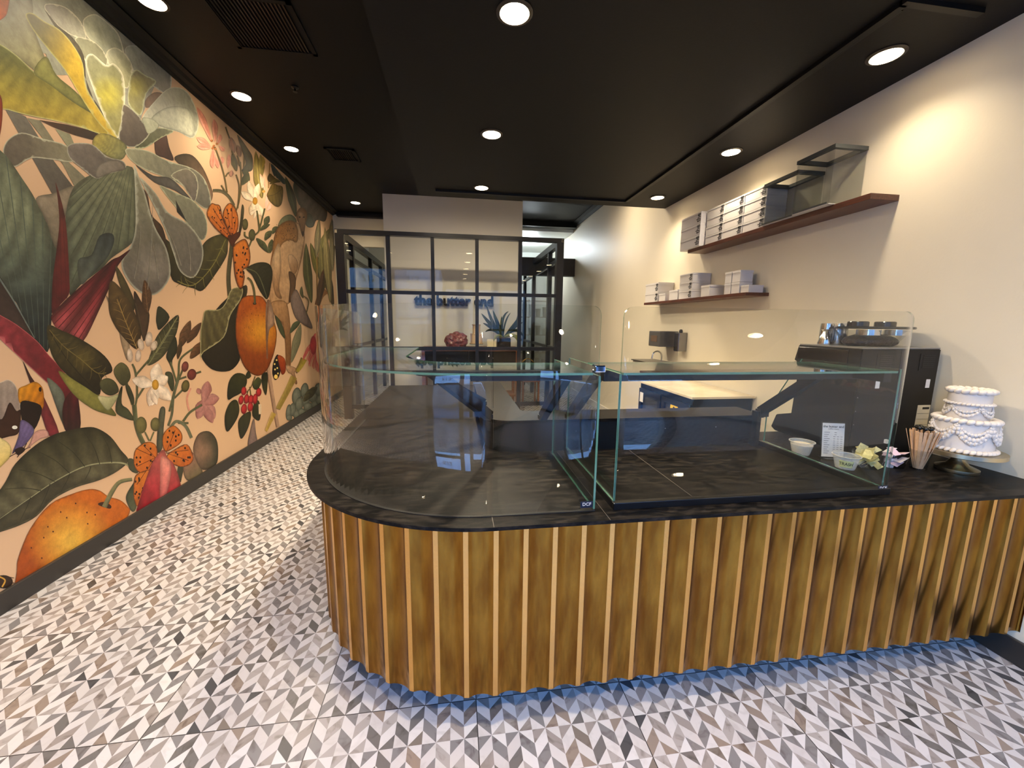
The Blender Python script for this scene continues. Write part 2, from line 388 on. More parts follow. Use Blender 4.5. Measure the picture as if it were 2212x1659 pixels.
# street outside: pavement, road and a pale building across it
bm = B(); box(bm, -14, 14, -14, YB - .1, -.14, -.03); struct('ground_street', bm, mat('pale_asphalt', (96, 98, 102), .8, noise=(3, .1)))
bb = thing('street_building', 'pale building with tall windows across the street', 'building', (0, -13, -.03))
bm = B(); box(bm, -14, 14, -16, -13.2, -.03, 7.5); obj('facade', bm, mat('pale_facade', (128, 132, 136), .7), bb)
for k in range(7):
    for zz in (.5, 4.0): boxo('window', mat('dark_street_glass', (60, 75, 92), .1), bb, -12.4 + k * 3.8, -10.6 + k * 3.8, -13.24, -13.18, zz, zz + 2.4)

car = thing('parked_car', 'dark parked car on the street outside', 'car', (-1.6, -7.0, -.03))
bm = B(); extr(bm, [(-3.8, -7.9, z) if False else (x, -7.9, z) for x, z in ((-3.9, .25), (-3.9, .75), (-2.9, .9), (-2.3, 1.4), (-.8, 1.42), (-.1, .95), (.6, .85), (.7, .3))], (0, 1.7, 0)); bmesh.ops.bevel(bm, geom=list(bm.edges), offset=.08, segments=2, affect='EDGES'); obj('car_body', bm, mat('dark_car_paint', (48, 44, 48), .2, coat=1), car, True)
bm = B(); extr(bm, [(x, -6.22, z) for x, z in ((-2.7, .95), (-2.2, 1.34), (-.85, 1.36), (-.25, .96))], (0, .03, 0)); obj('car_window', bm, MATS['dark_street_glass'] if 'dark_street_glass' in MATS else BLACK, car)
for x in (-3.1, -.2):
    bm = B(); lathe(bm, [(.01, -.1), (.3, -.1), (.33, -.06), (.33, .08), (.3, .1), (.01, .1)], 0, 0, 24)
    bmesh.ops.rotate(bm, verts=bm.verts, matrix=Matrix.Rotation(PI / 2, 3, 'X')); bmesh.ops.translate(bm, verts=bm.verts, vec=(x, -6.25, .30)); obj('wheel', bm, BLACKM, car, True)

# ------------------------------------------------------------------ painted mural on the left wall (printed paper)
def mural():
    VERT, FACE, COLR = [], [], []
    layer = [0]
    CROP = {'A': (0, 0, 3.456), 'B': (0, 400, 3.456), 'C': (0, 780, 3.073), 'D': (340, 180, 4.366), 'E': (400, 500, 3.456), 'F': (680, 400, 3.317)}
    def W(c, p):
        ox, oy, s = CROP[c]; q = on_x(ox + p[0] / s, oy + p[1] / s, XL); return (q[1], q[2])
    def smooth(pts, k=5, closed=True):
        n = len(pts); out = []
        rng = range(n) if closed else range(n - 1)
        for i in rng:
            g = (lambda j: pts[j % n]) if closed else (lambda j: pts[max(0, min(n - 1, j))])
            p0, p1, p2, p3 = g(i - 1), g(i), g(i + 1), g(i + 2)
            for s in range(k):
                t = s / k; out.append(tuple(.5 * ((2 * p1[a]) + (-p0[a] + p2[a]) * t + (2 * p0[a] - 5 * p1[a] + 4 * p2[a] - p3[a]) * t * t + (-p0[a] + 3 * p1[a] - 3 * p2[a] + p3[a]) * t ** 3) for a in (0, 1)))
        if not closed: out.append(pts[-1])
        return out
    def emit(pts2, faces, cols):
        layer[0] += 1; x = XL + .0012 + layer[0] * .000005; b = len(VERT)
        for p in pts2: VERT.append((x, p[0], min(3.52, max(.02, p[1]))))
        COLR.extend(cols); FACE.extend([tuple(b + i for i in f) for f in faces])
    def lerp(a, b, t): return tuple(a[i] + (b[i] - a[i]) * t for i in range(3))
    def poly(c, pts, c0, c1=None, g=None, rim=None, rimw=.06, rad=None, ribs=None, sm=True, res=18):
        """filled outline. c0->c1 along g=(p,q); rim colour near the edge; rad=(centre, colour, reach); ribs=(apex, n, strength)"""
        P = smooth(pts, 4) if sm else list(pts)
        A = np.array(P, float); lo = A.min(0); hi = A.max(0); D = (hi - lo).max(); st = D / res
        E = np.roll(A, -1, 0)
        def dist(q):
            d = E - A; t = np.clip(((q - A) * d).sum(1) / np.maximum((d * d).sum(1), 1e-9), 0, 1); return np.sqrt((((A + d * t[:, None]) - q) ** 2).sum(1)).min()
        def inside(q):
            x, y = q; cc = (A[:, 1] > y) != (E[:, 1] > y)
            with np.errstate(divide='ignore', invalid='ignore'): xi = (E[:, 0] - A[:, 0]) * (y - A[:, 1]) / (E[:, 1] - A[:, 1]) + A[:, 0]
            return (cc & (x < xi)).sum() % 2 == 1
        ins = []; rw = rimw * D
        y = lo[1] + st / 2
        while y < hi[1]:
            x = lo[0] + st / 2
            while x < hi[0]:
                q = np.array((x, y))
                if inside(q) and dist(q) > st * .35: ins.append((x, y))
                x += st
            y += st
        if rim:                                   # an inner ring keeps the pale margin narrow
            N = len(P)
            for i in range(0, N, 1):
                t = A[(i + 1) % N] - A[i - 1]; nn = np.array((-t[1], t[0])) / (np.linalg.norm(t) + 1e-9)
                for sg in (1, -1):
                    q = A[i] + nn * sg * rw
                    if inside(q) and dist(q) > rw * .8: ins.append(tuple(q)); break
        n = len(P); allp = [Vector(p) for p in P] + [Vector(p) for p in ins]
        r = delaunay_2d_cdt(allp, [(i, (i + 1) % n) for i in range(n)], [], 1, 1e-5)
        vs = [np.array((v.x, v.y)) for v in r[0]]
        cols = []
        for q in vs:
            t = 0
            if c1 is not None and g is not None:
                gv = np.array(g[1], float) - np.array(g[0], float); t = float(np.clip(((q - np.array(g[0])) @ gv) / (gv @ gv), 0, 1))
            cc = lerp(c0, c1 or c0, t)
            if rad:
                rr = np.linalg.norm(q - np.array(rad[0])) / rad[2]; cc = lerp(rad[1], cc, min(1, rr) ** 1.3)
            if ribs:
                d = q - np.array(ribs[0]); an = math.atan2(d[1], d[0]); k = .5 + .5 * math.sin(an * ribs[1]); cc = tuple(v * (1 - ribs[2] * k) for v in cc)
            if rim:
                dd = dist(q)
                if dd < rw * .5: cc = lerp(rim, cc, dd / rw)
            elif sm:
                dd = dist(q); cc = tuple(v * (.74 + .26 * min(1, dd / (D * .05))) for v in cc)
            cols.append(cc)
        emit([W(c, v) for v in vs], r[2], cols)
    def pleats(c, pts, apex, n, dk, lt, w_=7, bend=.0):
        """fold lines fanning from an apex across an outline"""
        A = np.array(smooth(pts, 4), float); E = np.roll(A, -1, 0); ap = np.array(apex, float)
        an = np.unwrap(np.arctan2(A[:, 1] - ap[1], A[:, 0] - ap[0])); rr = np.linalg.norm(A - ap, axis=1)
        def inside(q):
            cc = (A[:, 1] > q[1]) != (E[:, 1] > q[1])
            with np.errstate(divide='ignore', invalid='ignore'): xi = (E[:, 0] - A[:, 0]) * (q[1] - A[:, 1]) / (E[:, 1] - A[:, 1]) + A[:, 0]
            return (cc & (q[0] < xi)).sum() % 2 == 1
        for k in range(1, n):
            a = an.min() + (an.max() - an.min()) * k / n; run = []
            for j in range(60):
                r_ = rr.min() * .9 + (rr.max() - rr.min() * .9) * j / 59; aa = a + bend * ((r_ / rr.max()) - .5) ** 2; q = ap + r_ * np.array((math.cos(aa), math.sin(aa)))
                if inside(q): run.append(tuple(q))
                elif len(run) > 4: break
                else: run = []
            if len(run) > 6:
                run = run[::4] + [run[-1]]; p2 = [(x + w_ * 1.1 * math.sin(a), y - w_ * 1.1 * math.cos(a)) for x, y in run]
                0 and stroke(c, p2, (w_ * .5, w_ * 1.2), tuple((u_ + v_) / 2 for u_, v_ in zip(lt, (128, 134, 108) if lt[1] > 130 else (150, 60, 66)))); stroke(c, run, (w_ * .4, w_), dk)
    def leaf(c, sp, wd, c0, c1=None, veins=0, vc=None, mid=None, N=26, M_=8, peak=.45):
        """tapering blade along spine sp, width wd at the peak"""
        S = smooth(sp, max(3, int(N / (len(sp) - 1))), False); n = len(S); pts = []; cols = []
        for i, p in enumerate(S):
            t = i / (n - 1); a = S[max(0, i - 1)]; b = S[min(n - 1, i + 1)]; dx, dy = b[0] - a[0], b[1] - a[1]; l = math.hypot(dx, dy) or 1; nx, ny = -dy / l, dx / l
            prof = (t / peak) ** .7 if t < peak else max(0, 1 - ((t - peak) / (1 - peak)) ** 1.8)
            w_ = wd / 2 * max(.02, prof)
            for j in range(M_ + 1):
                s = j / M_ * 2 - 1; pts.append((p[0] + nx * w_ * s, p[1] + ny * w_ * s))
                cc = lerp(c0, c1 or c0, (s + 1) / 2)
                if veins and (t * veins + abs(s) * .9) % 1 < .28: cc = lerp(cc, vc or (40, 40, 30), .45)
                if mid and abs(s) < .2: cc = lerp(cc, mid, .8)
                if abs(s) > .9: cc = tuple(v * .85 for v in cc)
                cols.append(cc)
        F = [(i * (M_ + 1) + j, (i + 1) * (M_ + 1) + j, (i + 1) * (M_ + 1) + j + 1, i * (M_ + 1) + j + 1) for i in range(n - 1) for j in range(M_)]
        emit([W(c, v) for v in pts], F, cols)
    def stroke(c, sp, wd, c0, c1=None):
        S = smooth(sp, 6, False); pts = []; cols = []; n = len(S)
        for i, p in enumerate(S):
            a = S[max(0, i - 1)]; b = S[min(n - 1, i + 1)]; dx, dy = b[0] - a[0], b[1] - a[1]; l = math.hypot(dx, dy) or 1
            w_ = wd / 2 if not isinstance(wd, tuple) else (wd[0] + (wd[1] - wd[0]) * i / (n - 1)) / 2
            for s in (-1, 0, 1): pts.append((p[0] - dy / l * w_ * s, p[1] + dx / l * w_ * s)); cols.append(c0 if s < 1 else (c1 or c0))
        F = [(i * 3 + j, i * 3 + 3 + j, i * 3 + 4 + j, i * 3 + 1 + j) for i in range(n - 1) for j in (0, 1)]
        emit([W(c, v) for v in pts], F, cols)
    def ell(c, x, y, rx, ry, c0, c1=None, tilt=0, hl=(-.3, -.3)):
        pts = [(x, y)]; K = 20; cols = [lerp(c0, (255, 245, 225), .0)]; ct, st_ = math.cos(tilt), math.sin(tilt)
        pts[0] = (x + hl[0] * rx, y + hl[1] * ry); 
        for r_ in (.55, 1):
            for k in range(K):
                a = 2 * PI * k / K; ex, ey = rx * r_ * math.cos(a), ry * r_ * math.sin(a)
                if r_ < 1: ex += hl[0] * rx * .5; ey += hl[1] * ry * .5
                pts.append((x + ex * ct - ey * st_, y + ex * st_ + ey * ct)); cols.append(lerp(c0, c1 or c0, .3 if r_ < 1 else 1))
        F = [(0, 1 + k, 1 + (k + 1) % K) for k in range(K)] + [(1 + k, 1 + K + k, 1 + K + (k + 1) % K, 1 + (k + 1) % K) for k in range(K)]
        emit([W(c, v) for v in pts], F, cols)
    def dots(c, pts, r_, col_):
        for p in pts: ell(c, p[0], p[1], r_, r_ * 1.2, col_)
    GG, GY, PALE, GRY, DK, WH = (128, 132, 108), (166, 152, 62), (186, 186, 164), (118, 112, 102), (60, 56, 34), (225, 222, 200)
    CR, CR2, OR, BRN = (120, 30, 38), (186, 96, 96), (208, 122, 30), (98, 64, 38)
    # ---- big pale cabbage-like plant, upper left
    poly('A', [(-120, -60), (640, -60), (950, 240), (1275, 560), (1270, 690), (1150, 650), (1060, 860), (1000, 1100), (880, 1040), (780, 880), (560, 560), (400, 560), (340, 400), (-120, 330)], (165, 168, 148), (150, 150, 138), ((0, 0), (1200, 700)), sm=False)
    poly('A', [(-120, -40), (210, -40), (250, 200), (330, 420), (400, 570), (300, 560), (130, 430), (-120, 320)], (150, 152, 140), (176, 170, 120), ((0, 0), (360, 520)))
    # grey ribbons
    poly('A', [(30, 800), (190, 870), (400, 1200), (550, 1400), (390, 1450), (240, 1180)], (122, 118, 106), (92, 86, 78), ((30, 800), (500, 1400)), sm=False)
    poly('A', [(200, 880), (300, 900), (500, 1200), (640, 1330), (560, 1400), (470, 1230)], (134, 130, 108), sm=False)
    poly('A', [(410, 960), (520, 1000), (560, 1090), (500, 1090)], (146, 146, 120), sm=False)
    poly('A', [(290, 895), (500, 930), (740, 990), (710, 1050), (560, 1010), (400, 950)], (84, 56, 36), (50, 34, 24), ((290, 900), (740, 1040)), sm=False)
    poly('D', [(-20, 470), (70, 455), (110, 600), (152, 725), (60, 700), (-20, 660)], (96, 62, 48), (66, 42, 36), ((0, 480), (130, 720)))
    poly('D', [(160, 720), (220, 668), (330, 680), (430, 800), (500, 960), (522, 1060), (490, 1120), (440, 1000), (330, 860)], (72, 60, 44), (150, 120, 96), ((200, 680), (510, 1080)))
    poly('A', [(340, 30), (480, 50), (600, 160), (640, 290), (550, 270), (440, 205), (350, 100)], (156, 154, 142), (176, 176, 158), ((350, 40), (620, 280)), rim=WH, rimw=.03)
    poly('A', [(620, 150), (700, 105), (780, 150), (880, 250), (925, 390), (940, 480), (800, 470), (700, 330), (640, 260)], (186, 190, 168), (160, 164, 146), ((640, 160), (900, 460)), rim=WH, rimw=.03)
    poly('A', [(930, 370), (1030, 345), (1200, 465), (1278, 565), (1255, 700), (1150, 650), (1000, 540)], (176, 180, 164), (128, 128, 120), ((950, 380), (1240, 640)), rim=(205, 205, 190), rimw=.025)
    poly('A', [(790, 410), (850, 355), (930, 400), (990, 510), (950, 660), (850, 570)], (186, 188, 166), (170, 168, 130), ((800, 400), (950, 640)), rim=WH, rimw=.04)
    poly('A', [(560, 285), (680, 300), (770, 380), (800, 480), (700, 530), (620, 430)], (150, 152, 130), (140, 140, 118), ((560, 280), (780, 500)), rim=WH, rimw=.04)
    poly('A', [(330, 70), (430, 190), (540, 280), (625, 420), (650, 660), (740, 800), (850, 1010), (760, 900), (600, 500), (440, 250)], (112, 106, 84), (96, 92, 80), ((330, 70), (850, 1000)), sm=True)
    poly('A', [(640, 430), (690, 403), (790, 485), (850, 475), (920, 570), (932, 760), (905, 950), (870, 1030), (780, 880), (700, 680), (645, 520)], (138, 140, 114), (150, 146, 92), ((700, 420), (860, 1000)), rim=WH, rimw=.03, rad=((800, 720), (184, 176, 80), 160))
    poly('A', [(960, 780), (960, 650), (975, 560), (1020, 520), (1080, 560), (1165, 610), (1090, 700), (1050, 860)], (136, 132, 108), (150, 148, 96), ((960, 540), (1040, 840)), rim=(200, 205, 170), rimw=.04, rad=((1020, 660), (168, 162, 90), 110))
    poly('A', [(1085, 745), (1150, 690), (1220, 705), (1160, 775), (1090, 805)], (120, 88, 66))
    poly('A', [(1060, 880), (1150, 760), (1270, 655), (1400, 690), (1482, 890), (1440, 1030), (1330, 985), (1180, 950), (1100, 910)], (190, 192, 172), (150, 152, 136), ((1100, 880), (1460, 760)), rim=(205, 208, 190), rimw=.02)
    poly('A', [(1130, 880), (1250, 800), (1400, 810), (1450, 940), (1430, 1020), (1320, 980), (1190, 940)], (182, 186, 164), (196, 198, 178), ((1150, 820), (1420, 1000)))
    poly('A', [(1000, 1095), (1095, 1000), (1180, 955), (1295, 980), (1200, 1030), (1080, 1105)], (72, 76, 52), (120, 122, 96), ((1000, 1100), (1250, 970)), rim=(190, 196, 160), rimw=.03)
    poly('A', [(920, 780), (1000, 830), (1060, 900), (1115, 1000), (1000, 1100), (890, 1050), (905, 900)], (108, 98, 88), (84, 76, 70), ((920, 800), (1050, 1080)), rim=(196, 198, 176), rimw=.03)
    poly('A', [(1060, 880), (1140, 890), (1185, 945), (1110, 1000), (1080, 950)], (180, 184, 160))
    # yellow-green blades, far left
    poly('A', [(-120, 300), (0, 330), (130, 420), (260, 540), (420, 640), (600, 750), (720, 860), (800, 970), (780, 1010), (600, 950), (400, 900), (200, 860), (60, 820), (-120, 760)], (112, 116, 62), (186, 168, 70), ((200, 420), (120, 780)), rim=(196, 196, 140), rimw=.012, ribs=((900, 1060), 90, .14))
    poly('A', [(340, 420), (420, 560), (560, 680), (700, 830), (690, 850), (540, 760), (380, 640), (250, 540)], (150, 150, 82), (120, 122, 70), ((300, 480), (660, 820)))
    poly('A', [(190, 115), (240, 98), (330, 160), (440, 220), (540, 330), (615, 470), (645, 660), (760, 850), (885, 1050), (830, 1015), (720, 900), (600, 720), (480, 520), (360, 370), (250, 230)], (112, 108, 70), (190, 164, 60), ((250, 260), (560, 380)), rim=(190, 186, 120), rimw=.012)
    poly('A', [(-40, -40), (62, -40), (58, 70), (30, 130), (-40, 150)], (196, 92, 34)); poly('A', [(-40, 690), (12, 740), (14, 900), (-10, 1040), (-40, 1040)], (150, 60, 28))
    # curled middle pieces
    poly('A', [(20, 1120), (60, 1040), (160, 990), (300, 1030), (500, 1090), (545, 1205), (380, 1190), (230, 1180), (110, 1245), (40, 1200)], (140, 136, 112), (104, 96, 84), ((500, 1100), (150, 1150)), rim=(200, 200, 176), rimw=.02)
    poly('A', [(730, 1000), (830, 1010), (945, 1090), (910, 1190), (800, 1165), (690, 1080)], (176, 164, 84), (130, 132, 92), ((730, 1020), (930, 1140)), ribs=((880, 1200), 30, .15))
    # pleated leaves
    poly('B', [(-90, -330), (0, -260), (60, -200), (150, -70), (270, 120), (410, 430), (432, 560), (392, 800), (382, 1010), (355, 1245), (240, 1135), (120, 880), (-90, 560)], (138, 146, 118), (48, 60, 62), ((60, 260), (230, 1050)), ribs=((330, 1500), 95, .26), res=34)
    pleats('B', [(-90, -330), (0, -260), (60, -200), (150, -70), (270, 120), (410, 430), (432, 560), (392, 800), (382, 1010), (355, 1245), (240, 1135), (120, 880), (-90, 560)], (330, 1900), 9, (84, 96, 84), (156, 164, 134), 8)
    poly('B', [(-40, 640), (110, 880), (250, 1140), (360, 1270), (200, 1120), (-40, 940)], (58, 44, 40), (76, 62, 58), ((0, 700), (300, 1200)))
    stroke('B', [(-30, 660), (110, 880), (255, 1140)], (14, 6), (112, 122, 116))
    poly('B', [(265, 100), (400, 60), (560, 10), (490, 220), (425, 480), (340, 260)], (150, 138, 118), (128, 118, 100), ((300, 100), (430, 400)))
    poly('B', [(540, 30), (640, -60), (800, -110), (985, -135), (1010, 60), (1015, 330), (985, 430), (830, 545), (760, 620), (600, 745), (520, 820), (508, 600), (490, 400), (492, 200)], (134, 138, 108), (108, 116, 98), ((900, -80), (600, 740)), ribs=((1000, -330), 62, .26), res=34)
    pleats('B', [(540, 30), (640, -60), (800, -110), (985, -135), (1010, 60), (1015, 330), (985, 430), (830, 545), (760, 620), (600, 745), (520, 820), (508, 600), (490, 400), (492, 200)], (1010, -330), 11, (78, 86, 68), (158, 162, 128), 8)
    poly('B', [(740, 380), (830, 360), (850, 420), (800, 540), (690, 660), (600, 740), (580, 560), (680, 520)], (70, 80, 78), (104, 110, 98), ((780, 400), (600, 720)), ribs=((1000, -330), 62, .2))
    # hanging grey petals
    poly('E', [(-160, 60), (-60, 130), (100, 200), (130, 100), (200, 40), (310, 20), (318, 110), (305, 190), (225, 320), (130, 440), (60, 425), (-50, 390), (-110, 330)], (92, 86, 46), (54, 50, 26), ((260, 60), (20, 420)), ribs=((-200, 900), 70, .18))
    poly('A', [(940, 1110), (1100, 1125), (1250, 1200), (1430, 1255), (1530, 1345), (1575, 1500), (1540, 1560), (1450, 1500), (1380, 1400), (1230, 1325), (1080, 1265), (970, 1190)], (146, 146, 122), (110, 108, 98), ((960, 1120), (1540, 1500)), rim=(190, 192, 168), rimw=.014)
    poly('A', [(1010, 1230), (1140, 1310), (1260, 1325), (1350, 1400), (1430, 1500), (1300, 1420), (1150, 1360)], (84, 80, 76), (104, 100, 94), ((1010, 1240), (1430, 1500)))
    poly('A', [(1275, 1310), (1385, 1258), (1460, 1310), (1478, 1410), (1445, 1505), (1360, 1380)], (128, 122, 106), (106, 100, 94), ((1290, 1290), (1450, 1480)), rim=(196, 196, 170), rimw=.03)
    poly('A', [(500, 1100), (560, 1068), (690, 1080), (800, 1170), (912, 1200), (932, 1260), (800, 1300), (715, 1332), (600, 1250), (520, 1180)], (122, 114, 106), (98, 92, 86), ((520, 1100), (850, 1300)), rim=(176, 176, 160), rimw=.02)
    poly('A', [(715, 1330), (740, 1230), (860, 1190), (920, 1230), (930, 1265), (830, 1290)], (138, 132, 120), (116, 108, 100), ((740, 1220), (900, 1290)))
    poly('B', [(1040, 10), (1100, 70), (1130, 220), (1215, 320), (1255, 520), (1200, 450), (1130, 260), (1075, 150)], (112, 80, 50), (76, 54, 36), ((1040, 20), (1240, 500)), ribs=((1100, -800), 120, .25))
    poly('B', [(1190, 0), (1310, 55), (1440, 115), (1530, 225), (1545, 350), (1500, 412), (1400, 295), (1330, 190), (1250, 90)], (138, 138, 114), (112, 112, 100), ((1200, 0), (1520, 400)), rim=(186, 188, 160), rimw=.02)
    poly('B', [(1310, 110), (1395, 275), (1320, 200)], (28, 30, 28), sm=False)
    poly('B', [(1040, -60), (1160, 60), (1250, 200), (1400, 290), (1500, 420), (1512, 560), (1445, 690), (1345, 645), (1290, 500), (1230, 330), (1130, 120)], (134, 130, 112), (102, 98, 92), ((1100, 0), (1440, 660)), rim=(176, 178, 162), rimw=.018)
    poly('B', [(1000, -150), (1050, -20), (1080, 60), (1150, 300), (1240, 470), (1272, 640), (1240, 740), (1150, 820), (1035, 795), (940, 690), (905, 570), (980, 440), (1010, 300), (1005, 0)], (132, 132, 110), (104, 98, 92), ((1020, 0), (1100, 780)), rim=(176, 178, 162), rimw=.016, rad=((1130, 600), (140, 134, 124), 170))
    # crimson leaves
    poly('B', [(412, -20), (440, 60), (482, 230), (502, 420), (516, 700), (512, 815), (450, 890), (390, 965), (384, 850), (392, 700), (420, 480), (440, 280), (428, 100)], (132, 58, 44), (128, 34, 42), ((430, 100), (450, 800)), ribs=((430, -900), 260, .28))
    poly('B', [(384, 1010), (390, 960), (500, 845), (590, 765), (720, 655), (830, 560), (890, 532), (972, 480), (880, 600), (830, 730), (740, 930), (620, 1165), (540, 1135), (440, 1090)], (182, 88, 92), (104, 24, 36), ((600, 1120), (760, 620)), ribs=((1060, 200), 42, .42), res=30)
    pleats('B', [(384, 1010), (390, 960), (500, 845), (590, 765), (720, 655), (830, 560), (890, 532), (972, 480), (880, 600), (830, 730), (740, 930), (620, 1165), (540, 1135), (440, 1090)], (1100, 330), 8, (86, 18, 30), (206, 124, 124), 7)
    pleats('B', [(412, -20), (440, 60), (482, 230), (502, 420), (516, 700), (512, 815), (450, 890), (390, 965), (384, 850), (392, 700), (420, 480), (440, 280), (428, 100)], (430, -500), 4, (84, 20, 28), (176, 92, 84), 5)
    poly('B', [(-60, 930), (0, 970), (120, 1040), (270, 1160), (360, 1265), (480, 1400), (550, 1550), (590, 1720), (480, 1720), (430, 1560), (300, 1430), (150, 1290), (-60, 1080)], (152, 58, 68), (104, 30, 38), ((100, 1050), (520, 1650)), ribs=((-600, 300), 300, .2), rim=(190, 110, 110), rimw=.008)
    poly('C', [(310, 110), (400, 180), (430, 260), (415, 360), (440, 470), (400, 380), (350, 240)], (122, 128, 112), (84, 86, 78), ((330, 120), (420, 420)))
    poly('C', [(430, 250), (500, 180), (520, 260), (530, 450), (440, 470), (412, 360)], (98, 30, 40), (60, 36, 36), ((500, 200), (430, 460)), ribs=((470, -600), 250, .25))
    poly('C', [(150, 0), (200, 95), (230, 140), (290, 240), (390, 475), (325, 495), (270, 350), (200, 150)], (70, 46, 40), (140, 50, 62), ((150, 0), (360, 480)))
    # dark serrated leaf in the middle
    poly('C', [(385, 70), (460, 100), (640, 210), (770, 355), (700, 350), (600, 310), (480, 215)], (146, 142, 72), (120, 118, 64), ((400, 80), (740, 340)))
    poly('B', [(350, 1050), (460, 1085), (620, 1160), (780, 1275), (838, 1385), (760, 1440), (740, 1565), (640, 1510), (480, 1400), (380, 1255)], (84, 76, 44), (50, 44, 28), ((500, 1120), (640, 1500)), rad=((620, 1300), (110, 98, 52), 110), ribs=((300, 900), 60, .2))
    stroke('B', [(365, 1080), (470, 1260), (610, 1430), (745, 1560)], (5, 8), (34, 30, 18))
    # olive brown leaves, blossoms and buds in the centre
    poly('B', [(905, 1180), (880, 1060), (790, 830), (840, 900), (960, 1160), (950, 1310)], (172, 150, 122))
    poly('B', [(860, 600), (930, 700), (1000, 860), (990, 935), (900, 770)], (100, 90, 56), (70, 60, 36), ((870, 610), (990, 900)))
    poly('B', [(1000, 790), (1060, 880), (1115, 970), (1080, 1160), (1050, 1100), (1010, 950)], (66, 48, 34), (86, 66, 50), ((1010, 800), (1080, 1150)))
    poly('B', [(820, 720), (900, 770), (980, 900), (1045, 1050), (1052, 1120), (1022, 1225), (930, 1150), (850, 1040), (810, 920)], (112, 90, 54), (84, 66, 40), ((830, 740), (1030, 1200)), ribs=((700, 500), 70, .2))
    stroke('B', [(880, 830), (960, 1080), (1022, 1225)], (4, 8), (54, 42, 28))
    poly('B', [(1075, 708), (1112, 760), (1132, 840), (1100, 962), (1062, 900), (1060, 800)], (108, 78, 52), (80, 58, 40), ((1080, 720), (1090, 950)))
    stroke('B', [(1010, 880), (1040, 1000), (1070, 1160)], 7, (80, 70, 50)); stroke('B', [(1100, 960), (1080, 1060)], 7, (80, 70, 50))
    poly('B', [(1185, 902), (1265, 985), (1190, 1080), (1168, 1040), (1165, 980)], (62, 64, 44), (46, 48, 34), ((1190, 900), (1180, 1070)))
    poly('B', [(1330, 968), (1318, 1100), (1250, 1235), (1180, 1312), (1100, 1345), (1125, 1250), (1160, 1145), (1230, 1050)], (70, 70, 48), (96, 94, 66), ((1300, 1000), (1130, 1300)), ribs=((1400, 1500), 50, .2)); stroke('B', [(1330, 970), (1230, 1150), (1100, 1345)], (3, 8), (128, 128, 96))
    poly('B', [(1240, 1265), (1305, 1130), (1322, 1235), (1285, 1310), (1290, 1390), (1262, 1330)], (52, 54, 38))
    for a, b_, w_, c_ in (((1340, 1215), (1420, 1010), 75, (120, 86, 58)), ((1395, 1180), (1500, 1025), 60, (108, 76, 52)), ((1420, 1295), (1515, 1165), 70, (120, 84, 54)), ((1325, 1300), (1350, 1160), 40, (90, 70, 46))): leaf('B', [a, ((a[0] + b_[0]) / 2, (a[1] + b_[1]) / 2), b_], w_, c_, tuple(v * .7 for v in c_), 5)
    for s_ in ([(1000, 1680), (1022, 1560), (1010, 1400), (985, 1335)], [(1010, 1420), (1080, 1340), (1160, 1250)], [(1015, 1600), (1080, 1500)], [(985, 1640), (950, 1500), (940, 1440)], [(1262, 1690), (1300, 1540), (1330, 1420), (1345, 1300), (1440, 1220)], [(1330, 1450), (1390, 1430)], [(1320, 1480), (1365, 1370)], [(1300, 1590), (1360, 1530)], [(1430, 1415), (1500, 1392)], [(1270, 1320), (1320, 1480)]): stroke('B', s_, 15, (96, 98, 70), (70, 70, 50))
    for x, y, rx, ry, tl in ((1110, 1150, 27, 56, .1), (1050, 1190, 24, 44, -.2), (1147, 1198, 24, 40, .4), (968, 1270, 22, 52, -.1), (1030, 1275, 22, 46, .1)): ell('B', x, y, rx, ry, (222, 206, 186), (170, 150, 132), tl)
    poly('B', [(848, 1375), (900, 1323), (955, 1360), (972, 1440), (920, 1498), (865, 1440)], (104, 100, 66), (66, 66, 44), ((860, 1350), (940, 1480)), rim=(60, 60, 40), rimw=.03)
    poly('B', [(742, 1470), (800, 1440), (860, 1470), (884, 1540), (820, 1570), (760, 1535)], (92, 92, 62), (60, 60, 42), ((760, 1450), (860, 1560)))
    poly('B', [(935, 1490), (965, 1500), (1000, 1590), (990, 1645), (950, 1560)], (64, 66, 46)); poly('B', [(1232, 1400), (1280, 1400), (1300, 1480), (1285, 1540), (1250, 1470)], (72, 76, 54))
    poly('C', [(790, 200), (812, 170), (806, 280), (850, 320), (890, 390), (830, 380), (765, 330)], (56, 58, 38), (80, 84, 60), ((800, 180), (850, 380)))
    poly('C', [(648, 232), (720, 236), (785, 222), (745, 300), (712, 328), (675, 290)], (196, 190, 150), (150, 150, 110), ((660, 230), (720, 320)))
    def bloom(c, x, y, tips, wd, c0, c1, eye=None, er=20):
        for k, t_ in enumerate(tips): leaf(c, [(x, y), ((x + t_[0]) / 2, (y + t_[1]) / 2), t_], wd, c0, c1, 0, mid=tuple(v * .93 for v in c0), N=12, M_=4, peak=.5)
        if eye: ell(c, x + (8 if eye else 0), y, er, er * 1.5, eye, tuple(v * .8 for v in eye))
    bloom('B', 1150, 1490, [(1180, 1330), (985, 1450), (1252, 1430), (1275, 1605), (1130, 1645)], 95, (240, 226, 206), (206, 186, 164), (206, 160, 60), 26)
    bloom('C', 1000, 195, [(990, 300), (1040, 290)], 46, (236, 220, 200), (200, 180, 160))
    for x, y, rx, ry, c_ in ((1380, 1355, 26, 40, (138, 76, 68)), (1430, 1413, 34, 42, (134, 66, 58)), (1383, 1500, 30, 46, (118, 108, 64))): ell('B', x, y, rx, ry, c_, tuple(v * .6 for v in c_), .2)
    bloom('B', 1530, 1600, [(1550, 1462), (1636, 1590), (1600, 1745), (1480, 1690)], 80, (190, 142, 132), (164, 112, 106))
